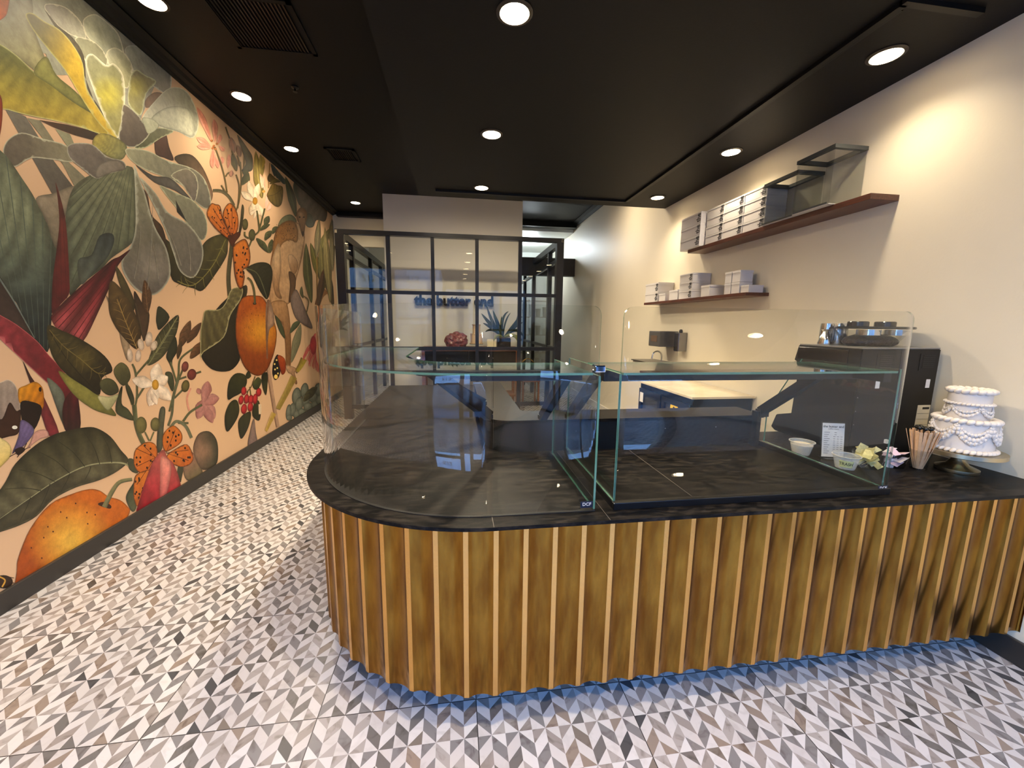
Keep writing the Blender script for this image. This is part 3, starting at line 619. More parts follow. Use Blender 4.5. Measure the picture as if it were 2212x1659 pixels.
    bloom('E', 110, 1215, [(90, 1170)], 40, (186, 134, 126), (160, 110, 104)); bloom('E', 135, 1290, [(165, 1120), (252, 1240), (205, 1430), (90, 1400), (75, 1340)], 70, (186, 136, 128), (160, 108, 104))
    stroke('C', [(1215, 400), (1260, 340), (1340, 290)], 16, (96, 98, 70)); stroke('C', [(1180, 410), (1250, 412)], 14, (90, 92, 66)); stroke('C', [(1255, 330), (1240, 250), (1265, 180)], 12, (206, 150, 130))
    # moth, far left
    poly('C', [(-60, 150), (0, 140), (55, 124), (105, 170), (132, 290), (128, 420), (60, 480), (-60, 490)], (166, 152, 138), (150, 134, 124), ((0, 140), (120, 420)), rim=(205, 190, 170), rimw=.02, ribs=((0, 600), 60, .12))
    poly('C', [(-60, 370), (10, 385), (60, 275), (105, 330), (134, 330), (124, 470), (60, 500), (-60, 515)], (62, 38, 28)); ell('C', 95, 440, 18, 12, (225, 225, 215)); poly('C', [(-60, 505), (20, 520), (65, 560), (72, 610), (45, 660), (-60, 735)], (222, 204, 144), (200, 176, 104), ((0, 520), (20, 700)))
    poly('C', [(118, 190), (170, 160), (235, 138), (284, 190), (278, 320), (180, 262), (128, 280)], (214, 150, 34), (190, 120, 20), ((130, 200), (270, 280)), ribs=((100, 500), 40, .15)); ell('C', 264, 188, 10, 16, (40, 22, 16))
    poly('C', [(134, 275), (200, 268), (276, 312), (225, 455), (160, 410), (140, 380)], (34, 20, 18)); poly('C', [(140, 390), (225, 455), (170, 550), (100, 600), (80, 610), (120, 500)], (122, 108, 148), (98, 84, 122), ((150, 420), (110, 590)), ribs=((60, 700), 60, .15))
    poly('C', [(95, 590), (140, 570), (165, 590), (120, 625)], (44, 28, 22)); stroke('C', [(60, 635), (130, 600), (200, 570)], 5, (40, 26, 20)); stroke('C', [(110, 640), (150, 590), (175, 545)], 5, (40, 26, 20))
    poly('C', [(230, 470), (300, 455), (320, 500), (260, 520), (180, 580), (200, 540)], (196, 152, 138))
    # large shaded leaf
    poly('C', [(-80, 960), (0, 850), (40, 790), (100, 680), (230, 560), (340, 495), (430, 465), (560, 440), (640, 445), (730, 500), (800, 590), (850, 660), (780, 730), (660, 790), (500, 840), (350, 920), (240, 1030), (130, 1090), (0, 1135), (-80, 1160)], (74, 72, 50), (112, 108, 82), ((350, 560), (440, 840)), ribs=((820, 1500), 55, .24), res=34)
    poly('C', [(840, 670), (760, 675), (560, 700), (360, 800), (200, 910), (-60, 1080), (0, 1120), (130, 1075), (240, 1015), (350, 905), (500, 825), (660, 775), (780, 715)], (124, 120, 92), (92, 88, 66), ((560, 700), (500, 830)), ribs=((900, 1600), 60, .2))
    stroke('C', [(905, 740), (840, 685), (740, 672), (560, 698), (360, 798), (200, 905), (-40, 1070)], (16, 5), (150, 150, 118), (60, 58, 40))
    for p, q in (((560, 700), (380, 530)), ((460, 745), (250, 600)), ((360, 800), (120, 720)), ((270, 860), (30, 850)), ((660, 685), (560, 480)), ((740, 675), (680, 500)), ((600, 700), (560, 790)), ((460, 750), (400, 870)), ((330, 815), (260, 980)), ((200, 905), (130, 1060))): stroke('C', [p, ((p[0] + q[0]) / 2 + 10, (p[1] + q[1]) / 2 - 12), q], (6, 3), (48, 48, 32))
    poly('C', [(845, 655), (880, 650), (915, 700), (910, 745), (860, 720)], (74, 78, 60))
    # orange fruit
    poly('C', [(100, 1560), (108, 1400), (120, 1300), (200, 1110), (330, 950), (480, 880), (590, 850), (660, 860), (720, 900), (790, 920), (840, 960), (858, 1010), (760, 1150), (500, 1400), (250, 1600)], (190, 106, 28), (160, 76, 18), ((300, 900), (130, 1450)), rim=(130, 74, 26), rimw=.012, rad=((470, 1200), (220, 178, 76), 300), res=30)
    for p in ((315, 1100), (350, 1132), (288, 1172), (275, 1308), (500, 945), (630, 1020), (575, 1005), (400, 1002), (580, 1080), (205, 1240), (440, 1040)): ell('C', p[0], p[1], 5, 6, (90, 44, 14))
    poly('C', [(650, 945), (690, 935), (735, 960), (725, 980), (660, 960)], (70, 38, 16)); stroke('C', [(690, 970), (735, 880), (790, 805), (875, 785)], (34, 22), (128, 126, 92), (84, 84, 60))
    # orange butterfly and tulip, low
    poly('C', [(835, 900), (870, 830), (905, 800), (905, 960), (880, 1000), (850, 960)], (70, 76, 56), (96, 100, 76), ((840, 860), (890, 980)))
    stroke('C', [(950, 545), (920, 480), (900, 400), (890, 290)], 30, (84, 88, 62), (110, 112, 84)); stroke('C', [(990, 530), (960, 470)], 10, (110, 110, 80)); stroke('C', [(995, 530), (1020, 470)], 10, (110, 110, 80))
    poly('C', [(1040, 600), (1045, 450), (1062, 315), (1096, 318), (1085, 440), (1075, 580)], (74, 76, 62), (104, 104, 84), ((1040, 400), (1090, 400)))
    stroke('C', [(1130, 440), (1170, 400), (1230, 430), (1270, 510)], 20, (112, 114, 90)); stroke('C', [(1115, 430), (1140, 350), (1150, 240), (1180, 130)], 16, (96, 98, 76))
    ell('C', 935, 425, 38, 56, (128, 122, 76), (82, 78, 48)); ell('C', 1030, 420, 32, 46, (122, 116, 74), (78, 74, 46))
    def wing(c, pts, n_=7, sd=1):
        A_ = np.array(pts, float); cc = A_.mean(0)
        poly(c, pts, (200, 124, 46), (180, 96, 32), (tuple(A_.min(0)), tuple(A_.max(0))), rim=(62, 34, 18), rimw=.05, res=14)
        r2 = random.Random(sd)
        for k in range(n_):
            j = r2.randrange(len(pts)); t_ = r2.uniform(.35, .8); ell(c, cc[0] + (pts[j][0] - cc[0]) * t_, cc[1] + (pts[j][1] - cc[1]) * t_, 6, 8, (46, 24, 12))
    stroke('C', [(1180, 800), (1200, 700)], 40, (70, 70, 54)); poly('C', [(1215, 700), (1270, 600), (1340, 720), (1330, 780), (1240, 790)], (150, 112, 96), (110, 104, 76), ((1230, 650), (1320, 780)))
    poly('C', [(1282, 570), (1315, 485), (1385, 466), (1435, 520), (1447, 610), (1430, 690), (1345, 722), (1295, 650)], (120, 96, 80), (66, 66, 50), ((1300, 560), (1440, 560)), rad=((1345, 600), (150, 120, 98), 90))
    wing('C', [(885, 640), (900, 585), (960, 540), (1020, 545), (1045, 600), (1030, 680), (980, 735), (925, 742), (890, 700)], 12, 2)
    wing('C', [(888, 790), (915, 745), (1005, 728), (965, 860), (912, 965), (884, 900)], 10, 3)
    wing('C', [(1078, 560), (1080, 490), (1118, 442), (1160, 430), (1205, 480), (1200, 540), (1130, 590), (1095, 600)], 9, 4)
    wing('C', [(1105, 630), (1150, 590), (1240, 552), (1282, 640), (1252, 690), (1190, 702), (1135, 675)], 9, 5)
    for q in ((900, 580), (950, 560), (905, 700), (1160, 460), (1250, 590), (1250, 660), (905, 820), (915, 920)): stroke('C', [(1030, 640) if q[0] < 1000 else (1100, 610), q], (2, 4), (70, 36, 16))
    poly('C', [(905, 1040), (930, 900), (980, 745), (1020, 655), (1080, 588), (1110, 640), (1155, 690), (1200, 830), (1180, 900), (1050, 1000)], (212, 116, 106), (160, 26, 44), ((1050, 620), (1000, 950)), ribs=((1080, 300), 110, .16))
    poly('C', [(1065, 640), (1110, 650), (1135, 700), (1120, 820), (1085, 930), (1060, 920), (1060, 780)], (220, 150, 136), (206, 110, 108), ((1080, 650), (1080, 900)))
    ell('C', 20, 1465, 62, 44, (66, 42, 26), (40, 24, 16)); stroke('C', [(-10, 1430), (30, 1455), (10, 1500)], 10, (206, 160, 70)); stroke('C', [(40, 1430), (90, 1440)], 4, (60, 40, 26)); stroke('C', [(40, 1450), (100, 1480)], 4, (60, 40, 26))
    # leaf veins
    def veins(c, sp, n, len_, ang, col_, w_=5, both=True):
        S = smooth(sp, 8, False); m_ = len(S)
        for k in range(n):
            i = int((k + .7) / (n + .6) * (m_ - 2)) + 1; p = S[i]; a = math.atan2(S[i + 1][1] - S[i - 1][1], S[i + 1][0] - S[i - 1][0]); L_ = len_ * (math.sin(PI * (k + 1) / (n + 1.2)) ** .6)
            for sg in ((1, -1) if both else (both or 1,)):
                q = (p[0] + L_ * math.cos(a + sg * ang), p[1] + L_ * math.sin(a + sg * ang)); m1 = ((p[0] + q[0]) / 2 + 6 * math.cos(a), (p[1] + q[1]) / 2 + 6 * math.sin(a)); stroke(c, [p, m1, q], (w_, w_ * .4), col_)
        stroke(c, sp, (w_, w_ * 1.5), tuple(v * 1.1 for v in col_))
    veins('B', [(365, 1080), (470, 1200), (600, 1300), (720, 1400), (790, 1400)], 8, 90, 1.0, (112, 100, 58))
    veins('B', [(1022, 1225), (960, 1080), (870, 850)], 7, 85, .8, (140, 116, 70))
    veins('E', [(215, 1010), (300, 860), (360, 680), (400, 560)], 7, 90, 1.1, (72, 66, 40), 5, False)
    veins('E', [(390, 470), (310, 600), (200, 720), (125, 880)], 8, 75, 1.2, (76, 68, 40), 5)
    veins('E', [(300, 60), (200, 260), (60, 400), (-60, 370)], 7, 90, 1.0, (122, 116, 66), 5)
    veins('B', [(1110, 1330), (1200, 1180), (1320, 990)], 7, 70, .9, (120, 118, 84), 4)
    veins('B', [(1100, 950), (1090, 850), (1080, 730)], 5, 30, .9, (130, 100, 70), 3)
    for a0, a1 in (((1100, 780), (1140, 60)), ((1180, 700), (1130, 400)), ((1350, 600), (1250, 330)), ((1420, 640), (1400, 420)), ((1000, 700), (1050, 300))): stroke('B', [a0, ((a0[0] + a1[0]) / 2 + 8, (a0[1] + a1[1]) / 2), a1], (5, 3), (146, 142, 128))
    # ---- upper middle: pink flower spray
    for s_ in ([(540, 600), (590, 740), (630, 880), (655, 1030)], [(640, 880), (660, 850), (690, 840)], [(740, 860), (770, 980), (755, 1180)], [(780, 740), (790, 900), (770, 1100), (740, 1200)], [(700, 640), (770, 780)], [(750, 680), (780, 760)], [(640, 410), (660, 470), (680, 520)], [(600, 960), (650, 1040), (700, 1110)], [(700, 1100), (740, 1200)], [(820, 620), (815, 800)]): stroke('D', s_, 14, (112, 98, 60), (84, 74, 44))
    stroke('D', [(520, 1010), (600, 1015), (670, 1065), (720, 1150)], 26, (90, 84, 60), (120, 114, 84))
    for a, b_, w_ in (((505, 545), (370, 225), 62), ((540, 550), (530, 338), 62), ((500, 600), (368, 510), 60), ((500, 610), (372, 590), 60), ((560, 580), (590, 478), 50), ((580, 590), (628, 640), 46), ((520, 620), (515, 798), 62), ((540, 690), (570, 800), 40), ((610, 760), (600, 690), 36), ((660, 800), (672, 668), 40)): leaf('D', [a, ((a[0] + b_[0]) / 2 + 6, (a[1] + b_[1]) / 2), b_], w_, (226, 172, 152), (214, 150, 130), 0, mid=(200, 132, 112), N=12, M_=5, peak=.6)
    for x, y in ((510, 540), (530, 590), (560, 570), (520, 610), (545, 620)): ell('D', x, y, 12, 10, (196, 130, 70), (150, 92, 50))
    for a, b_, w_, c_ in (((725, 655), (690, 508), 62, (168, 112, 92)), ((780, 695), (755, 582), 50, (150, 102, 84)), ((745, 830), (700, 668), 58, (100, 92, 54)), ((690, 880), (700, 820), 44, (204, 152, 130))): leaf('D', [a, ((a[0] + b_[0]) / 2, (a[1] + b_[1]) / 2), b_], w_, c_, tuple(v * .72 for v in c_), 0, mid=tuple(min(255, v * 1.15) for v in c_))
    poly('D', [(750, 480), (860, 630), (895, 700), (895, 810), (850, 835), (790, 825), (830, 760), (800, 640)], (116, 108, 92), (84, 84, 70), ((780, 520), (860, 820)))
    leaf('D', [(800, 840), (830, 850), (868, 920)], 60, (88, 90, 62), (60, 62, 42)); leaf('D', [(790, 960), (830, 900), (860, 860)], 70, (70, 72, 48), (96, 96, 66))
    leaf('D', [(985, 1085), (950, 900), (925, 640)], 92, (140, 124, 64), (104, 94, 50), 0, mid=(176, 160, 96)); leaf('D', [(975, 900), (980, 780), (970, 670)], 60, (150, 136, 80), (120, 108, 60)); leaf('D', [(985, 800), (1000, 740), (990, 690)], 30, (160, 140, 70)); stroke('D', [(1045, 990), (1050, 880), (1058, 750)], 9, (150, 120, 60))
    leaf('D', [(985, 990), (985, 920), (965, 850)], 40, (232, 196, 170), (212, 160, 140)); leaf('D', [(1010, 1010), (1000, 940), (1005, 880)], 30, (232, 196, 170), (212, 160, 140))
    poly('D', [(1030, 1062), (1050, 1000), (1085, 945), (1130, 960), (1182, 985), (1172, 1130), (1125, 1165), (1065, 1120)], (150, 126, 66), (104, 90, 48), ((1060, 960), (1140, 1150)), ribs=((1060, 700), 80, .25)); stroke('D', [(1035, 1065), (1110, 1045), (1175, 990)], (8, 4), (84, 70, 40))
    leaf('D', [(1060, 850), (1070, 900), (1120, 905)], 70, (106, 90, 54), (76, 66, 42)); leaf('D', [(1055, 950), (1110, 920), (1160, 930)], 40, (120, 108, 64), (90, 80, 50))
    for k in range(5): leaf('D', [(1070 + k * 25, 760 + k * 30), (1100 + k * 22, 820 + k * 26), (1105 + k * 24, 880 + k * 18)], 44, (92, 104, 100), (66, 76, 76))
    leaf('D', [(1305, 1260), (1265, 1080), (1205, 880)], 74, (84, 92, 66), (58, 64, 46), 0, mid=(110, 116, 84)); leaf('D', [(1340, 1150), (1310, 1000), (1290, 930)], 60, (90, 96, 88), (66, 72, 66))
    bloom('D', 910, 1110, [(858, 920), (788, 1020), (955, 945), (1002, 1265), (880, 1245)], 70, (240, 226, 200), (208, 186, 156), (200, 150, 50), 24)
    bloom('D', 935, 1190, [(870, 1225), (905, 1275), (960, 1240)], 30, (236, 220, 196), (206, 184, 156)); leaf('D', [(1020, 1180), (1030, 1120), (1025, 1060)], 34, (230, 190, 172)); leaf('D', [(1030, 1200), (1055, 1170), (1070, 1130)], 34, (230, 190, 172)); ell('D', 1000, 1020, 16, 12, (190, 150, 80))
    for s_ in ([(935, 1200), (950, 1300), (955, 1390), (900, 1450), (860, 1540), (800, 1640)], [(1010, 1180), (985, 1280), (955, 1390)], [(820, 1400), (825, 1440), (860, 1460)], [(800, 1160), (800, 1250), (780, 1360), (760, 1440)]): stroke('D', s_, 16, (98, 96, 62), (72, 70, 46))
    poly('D', [(795, 1145), (815, 1180), (805, 1300), (780, 1420), (760, 1440), (780, 1280)], (92, 86, 60), (70, 64, 44), ((800, 1150), (770, 1430)))
    ell('D', 825, 1330, 28, 54, (106, 100, 62), (72, 68, 44)); ell('D', 890, 1430, 32, 56, (100, 98, 62), (68, 66, 44))
    for a, b_, w_ in (((960, 1390), (1060, 1330), 44), ((1010, 1350), (1050, 1250), 60), ((1010, 1480), (1075, 1390), 60), ((930, 1460), (1050, 1600), 60), ((1060, 1600), (1080, 1470), 56), ((1080, 1420), (1130, 1350), 50)): leaf('D', [a, ((a[0] + b_[0]) / 2, (a[1] + b_[1]) / 2 - 8), b_], w_, (104, 108, 74), (66, 70, 50), 4)
    # monkey, grey fringe above it
    poly('D', [(1310, 930), (1440, 1060), (1590, 1180), (1580, 1300), (1500, 1290), (1465, 1355), (1400, 1340), (1350, 1180)], (136, 126, 118), (112, 106, 98), ((1330, 980), (1520, 1300)), ribs=((1300, 700), 90, .15)); poly('D', [(1400, 1250), (1440, 1230), (1470, 1300), (1462, 1355), (1408, 1345)], (96, 104, 94))
    poly('D', [(1120, 1440), (1140, 1320), (1190, 1255), (1260, 1238), (1310, 1290), (1290, 1330), (1200, 1320), (1150, 1400)], (128, 132, 104), (104, 108, 84), ((1140, 1260), (1290, 1320)))
    MK, MK2 = (186, 150, 112), (122, 86, 52)
    stroke('E', [(625, 515), (608, 700), (612, 950), (645, 1200), (690, 1460)], (34, 26), (176, 146, 122), (132, 100, 80))
    poly('E', [(628, 500), (625, 380), (632, 260), (655, 130), (700, 25), (770, -60), (850, -60), (890, 20), (885, 110), (862, 230), (830, 350), (800, 480), (770, 540), (700, 560), (640, 540)], MK, (206, 174, 138), ((640, 250), (860, 200)), rim=MK2, rimw=.025, ribs=((600, -400), 200, .08), res=26)
    poly('D', [(1082, 1640), (1095, 1460), (1140, 1350), (1220, 1296), (1292, 1308), (1326, 1400), (1312, 1500), (1250, 1480), (1180, 1510), (1130, 1600)], (132, 92, 50), (168, 128, 84), ((1100, 1380), (1280, 1500)))
    for k in range(60): ell('D', 1110 + 200 * rnd.random(), 1320 + 170 * rnd.random(), 3.5, 4, (84, 54, 28))
    0 and poly('E', [(690, 20), (730, -50), (800, -60), (840, -10), (800, 60), (740, 80), (710, 70)], (136, 96, 50), (160, 122, 76), ((700, 0), (820, 50)))
    poly('E', [(640, 300), (660, 160), (700, 90), (715, 260), (700, 420), (720, 500), (670, 470)], (206, 176, 140), (170, 132, 96), ((650, 200), (710, 420)))
    poly('E', [(765, 180), (800, 175), (840, 230), (830, 300), (800, 320), (775, 260)], (198, 168, 136), (150, 116, 84), ((770, 190), (830, 300))); poly('E', [(770, 300), (820, 330), (820, 430), (790, 520), (770, 520), (780, 400)], (104, 78, 56))
    poly('E', [(640, 530), (740, 520), (772, 600), (788, 800), (785, 1005), (752, 1015), (746, 860), (728, 700), (665, 625)], (176, 138, 98), (138, 102, 68), ((650, 560), (780, 900)), rim=MK2, rimw=.02, ribs=((700, -600), 220, .1))
    poly('E', [(748, 1000), (790, 1005), (830, 1025), (835, 1060), (815, 1050), (835, 1130), (818, 1135), (795, 1070), (765, 1050)], (190, 156, 124), (140, 106, 78), ((750, 1010), (830, 1120)))
    ell('D', 1360, 1250, 52, 80, (168, 132, 96), (120, 88, 58), 0, (0, 0)); poly('D', [(1320, 1230), (1360, 1210), (1392, 1260), (1392, 1350), (1372, 1450), (1340, 1360)], (196, 162, 128), (110, 78, 54), ((1340, 1220), (1370, 1440))); ell('D', 1340, 1262, 9, 7, (40, 26, 18)); ell('D', 1378, 1262, 9, 7, (40, 26, 18)); ell('D', 1370, 1415, 12, 22, (70, 50, 40))
    # mango-like fruit with dark leaves
    stroke('E', [(330, 480), (322, 320), (348, 90)], 30, (84, 78, 54), (60, 56, 40))
    poly('E', [(455, 275), (540, 232), (620, 240), (650, 300), (640, 400), (612, 505), (560, 450), (500, 330)], (66, 64, 42), (44, 44, 28), ((500, 240), (600, 480)), ribs=((400, 200), 50, .2)); stroke('E', [(450, 275), (540, 320), (610, 500)], (8, 4), (104, 104, 76))
    poly('E', [(118, 930), (125, 800), (200, 620), (330, 480), (450, 400), (455, 480), (400, 560), (378, 700), (392, 880), (405, 960), (330, 1040), (200, 1030)], (50, 44, 24), (38, 32, 20), ((200, 600), (300, 1020)), res=24)
    poly('E', [(130, 650), (150, 588), (250, 582), (300, 530), (345, 430), (425, 425), (410, 510), (335, 625), (285, 790), (135, 900), (112, 945), (112, 740)], (122, 114, 76), (92, 84, 52), ((300, 440), (150, 900)), rim=(176, 170, 130), rimw=.015, ribs=((80, 300), 46, .3), res=28)
    stroke('E', [(450, 400), (450, 470), (420, 540), (380, 640)], (10, 20), (60, 56, 36))
    poly('E', [(373, 700), (385, 590), (410, 515), (455, 480), (520, 478), (575, 490), (620, 560), (665, 680), (682, 760), (670, 870), (640, 970), (600, 1045), (535, 1078), (455, 1030), (405, 930), (378, 810)], (168, 88, 22), (124, 60, 16), ((600, 560), (420, 1050)), rim=(80, 44, 16), rimw=.02, rad=((565, 740), (204, 146, 44), 190), res=28)
    for k in range(26): ell('E', 420 + 200 * rnd.random(), 560 + 440 * rnd.random(), 3.5, 4, (130, 66, 18))
    ell('E', 516, 538, 14, 10, (60, 32, 14)); stroke('E', [(518, 540), (512, 440), (490, 370), (462, 345)], (16, 14), (96, 92, 60), (66, 62, 42))
    poly('E', [(600, 560), (625, 510), (660, 620), (660, 700), (625, 740), (610, 900), (612, 1000), (600, 800)], (176, 146, 122), (150, 118, 96), ((620, 560), (610, 950)))
    stroke('E', [(620, 510), (606, 700), (610, 950)], 12, (122, 90, 70))
    poly('E', [(668, 625), (720, 690), (745, 800), (700, 740)], (78, 84, 58))
    # second butterfly
    wing('D', [(462, 1232), (500, 1135), (545, 1140), (590, 1160), (618, 1280), (690, 1440), (690, 1480), (600, 1420), (520, 1340)], 16, 8)
    wing('D', [(612, 1250), (640, 1160), (690, 1130), (748, 1215), (762, 1340), (735, 1430), (705, 1470), (660, 1380)], 14, 9)
    wing('E', [(352, 130), (372, 90), (440, 55), (470, 100), (485, 190), (470, 260), (430, 290), (442, 340), (425, 420), (400, 425), (370, 340), (358, 230)], 22, 10)
    poly('D', [(660, 1440), (700, 1430), (760, 1400), (780, 1430), (730, 1500), (720, 1540), (690, 1530)], (84, 44, 24))
    for q in ((520, 1180), (560, 1160), (500, 1260), (650, 1180), (700, 1160), (740, 1260)): stroke('D', [(700, 1470), q], (2, 5), (74, 38, 18))
    # cherries
    for pts in ([(315, 1252), (322, 1130), (370, 1062), (440, 1068), (458, 1130), (420, 1200), (360, 1235)], [(310, 1495), (293, 1380), (330, 1280), (380, 1258), (402, 1330), (378, 1410)], [(415, 1548), (393, 1430), (430, 1368), (488, 1350), (470, 1460)], [(550, 1412), (500, 1375), (510, 1290), (545, 1262), (562, 1340)], [(570, 1072), (612, 1055), (612, 1150), (600, 1222), (575, 1160)], [(448, 1075), (470, 1040), (490, 1080), (462, 1100)]): poly('E', pts, (66, 66, 34), (38, 42, 22), (pts[2], pts[0]), ribs=((400, 1000), 60, .15), res=12)
    for s_ in ([(520, 1080), (490, 1160), (455, 1200)], [(500, 1120), (540, 1150), (548, 1180)], [(480, 1160), (490, 1240)], [(470, 1180), (440, 1280)]): stroke('E', s_, 7, (96, 84, 50))
    poly('E', [(503, 1135), (538, 1088), (568, 1115), (545, 1172), (512, 1175)], (84, 88, 50), (56, 60, 34), ((510, 1100), (550, 1170)))
    for x, y, rx, ry in ((435, 1190, 20, 32), (547, 1200, 20, 32), (415, 1258, 19, 34), (456, 1250, 19, 36), (488, 1255, 20, 36), (520, 1250, 19, 40), (437, 1325, 22, 38), (484, 1310, 20, 35)): ell('E', x, y, rx, ry, (196, 60, 60), (112, 12, 26), .1)
    boxp = [(545, 1290), (566, 1288), (566, 1362), (547, 1365)]; poly('E', boxp, (216, 196, 168), sm=False)
    # small butterfly, catkins, leaves at the far end
    poly('E', [(648, 1040), (660, 965), (690, 918), (712, 1000), (700, 1080), (672, 1108), (655, 1085)], (34, 30, 28)); poly('E', [(688, 925), (740, 950), (748, 1040), (722, 1068), (702, 1010)], (176, 84, 34), (140, 56, 26), ((700, 930), (730, 1050))); dots('E', [(665, 990), (680, 960), (668, 1030), (685, 1020), (690, 1060), (672, 1075)], 6, (220, 196, 120)); ell('E', 675, 1085, 14, 16, (226, 196, 110))
    stroke('E', [(810, 1085), (760, 1190), (690, 1325)], (50, 34), (150, 130, 66), (176, 156, 92)); stroke('E', [(885, 950), (860, 1000), (830, 1045)], (50, 30), (164, 146, 60), (120, 96, 50)); stroke('E', [(660, 1355), (630, 1420), (600, 1490)], (40, 20), (176, 150, 70), (196, 166, 112))
    poly('E', [(465, 1600), (480, 1500), (510, 1395), (525, 1500), (540, 1600), (500, 1640)], (150, 128, 118), (128, 108, 104), ((500, 1400), (500, 1600)))
    leaf('E', [(780, 760), (820, 700), (860, 670)], 44, (92, 100, 72), (66, 74, 52)); leaf('E', [(790, 980), (830, 820), (860, 690)], 60, (136, 132, 104), (112, 110, 86))
    poly('E', [(785, 520), (800, 460), (835, 440), (900, 590), (950, 720), (890, 700), (820, 640)], (140, 122, 112), (122, 104, 98), ((800, 460), (900, 700)))
    for a, b_, w_, c_ in (((942, 535), (900, 88), 66, (112, 112, 70)), ((1045, 425), (935, 85), 60, (120, 116, 60)), ((1030, 400), (1010, 240), 46, (76, 60, 44)), ((1105, 560), (1060, 250), 56, (92, 74, 54)), ((1010, 170), (1075, -20), 60, (122, 118, 72)), ((1110, 150), (1095, -90), 52, (128, 122, 74)), ((880, 500), (868, 410), 26, (104, 104, 74))): leaf('E', [a, ((a[0] + b_[0]) / 2 - 8, (a[1] + b_[1]) / 2), b_], w_, c_, tuple(v * .7 for v in c_), 0, mid=tuple(min(255, v * 1.25) for v in c_))
    stroke('E', [(980, 120), (985, 480)], 8, (150, 120, 70)); stroke('E', [(1050, 440), (1010, 480), (985, 550)], (50, 40), (150, 110, 70), (116, 80, 50)); stroke('E', [(900, 620), (920, 520), (880, 480)], 8, (120, 110, 76))
    for k in range(34):
        an = math.radians(90 + 200 * (k / 34) + 10); l_ = 60 + 40 * rnd.random(); x0, y0 = 975, 870 + (k - 17) * 6
        stroke('E', [(x0, y0), (x0 + math.cos(an) * l_ * .6, y0 + 20 - math.sin(an) * 20), (x0 + math.cos(an) * l_, y0 + 50 + l_ * .5)], 4, (206, 104, 100), (176, 60, 74))
    ell('E', 955, 850, 24, 70, (196, 60, 70), (150, 40, 56))
    for k, (x, y, rx, ry) in enumerate(((830, 1230, 34, 66), (890, 1190, 30, 60), (800, 1330, 26, 50), (770, 1350, 20, 60), (850, 1290, 30, 54), (900, 1260, 30, 54), (955, 1220, 40, 60), (830, 1370, 24, 36), (920, 1310, 40, 34), (975, 1300, 36, 40), (775, 1390, 22, 22), (870, 1350, 30, 30), (1000, 1180, 40, 50), (1010, 1260, 40, 40))): ell('E', x, y, rx, ry, (132, 136, 122), (78, 84, 74), .1)
    leaf('E', [(880, 1270), (930, 1210), (985, 1160)], 60, (96, 92, 66), (66, 64, 46), 4)
    for a, b_, w_, c_ in (((60, 760), (40, 420), 60, (128, 120, 78)), ((110, 840), (70, 300), 56, (150, 138, 96)), ((20, 880), (60, 600), 50, (96, 70, 50)), ((128, 620), (120, 240), 40, (150, 140, 110)), ((10, 520), (30, 240), 44, (142, 132, 100))): leaf('F', [a, ((a[0] + b_[0]) / 2, (a[1] + b_[1]) / 2), b_], w_, c_, tuple(v * .72 for v in c_), 0, mid=tuple(min(255, v * 1.2) for v in c_))
    me = bpy.data.meshes.new('mural'); me.from_pydata(VERT, [], FACE)
    ca = me.color_attributes.new('paint', 'FLOAT_COLOR', 'POINT')
    arr = np.ones((len(VERT), 4), np.float32); c_ = np.array(COLR, float) / 255; arr[:, :3] = np.where(c_ <= .04045, c_ / 12.92, ((c_ + .055) / 1.055) ** 2.4) ** 1.14
    ca.data.foreach_set('color', arr.ravel())
    M = bpy.data.materials.new('printed_botanical_paper'); M.use_nodes = True; n = M.node_tree.nodes; L = M.node_tree.links; b = n['Principled BSDF']
    at = n.new('ShaderNodeAttribute'); at.attribute_name = 'paint'
    t = n.new('ShaderNodeTexCoord'); nz = n.new('ShaderNodeTexNoise'); nz.inputs['Scale'].default_value = 15; nz.inputs['Detail'].default_value = 12; nz.inputs['Roughness'].default_value = .78; L.new(t.outputs['Object'], nz.inputs['Vector'])
    mr = n.new('ShaderNodeMapRange'); mr.inputs[1].default_value = .25; mr.inputs[2].default_value = .75; mr.inputs[3].default_value = .56; mr.inputs[4].default_value = 1.44; L.new(nz.outputs[0], mr.inputs[0])
    vm = n.new('ShaderNodeVectorMath'); vm.operation = 'SCALE'; L.new(at.outputs['Color'], vm.inputs[0]); L.new(mr.outputs[0], vm.inputs['Scale']); L.new(vm.outputs[0], b.inputs['Base Color'])
    b.inputs['Roughness'].default_value = .5; me.materials.append(M)
    o = bpy.data.objects.new('mural', me); COL.objects.link(o); o.parent = wl; o['label'] = 'botanical print with fruit, butterflies, big leaves and a monkey on peach paper'
mural()

# ------------------------------------------------------------------ ceiling fittings
LIT = mat('lamp_lens', (255, 240, 215), .5, emit=((255, 226, 180), 22))
def downlight(x, y, z, label, grp, r=.066, w_=LAMP_W, ang=118):
    t = thing('ceiling_light', label, 'ceiling light', (x, y, z), grp)
    bm = B(); lathe(bm, [(r, z - .001), (r + .016, z - .001), (r + .017, z - .006), (r + .002, z - .012), (r, z - .010)], x, y, 32, closed=True); obj('trim_ring', bm, mat('bronze_ring', (46, 38, 32), .4), t, True)
    bm = B(); lathe(bm, [(r * .2, z - .010), (r, z - .010), (r, z - .004)], x, y, 32); obj('lens', bm, LIT, t)
    l = bpy.data.lights.new('downlight', 'SPOT'); l.energy = w_ * 10; l.color = LAMP_COL; l.spot_size = math.radians(ang); l.spot_blend = 1.0; l.shadow_soft_size = .05
    lo = bpy.data.objects.new('lamp_light', l); COL.objects.link(lo); lo.parent = t; lo.location = (0, 0, -.03)
    return t
G1 = 'round downlights in the ceilings'
nm = {1.985: 'nearest to the viewer', 3.15: 'middle one of its row', 4.325: 'farthest of its row'}
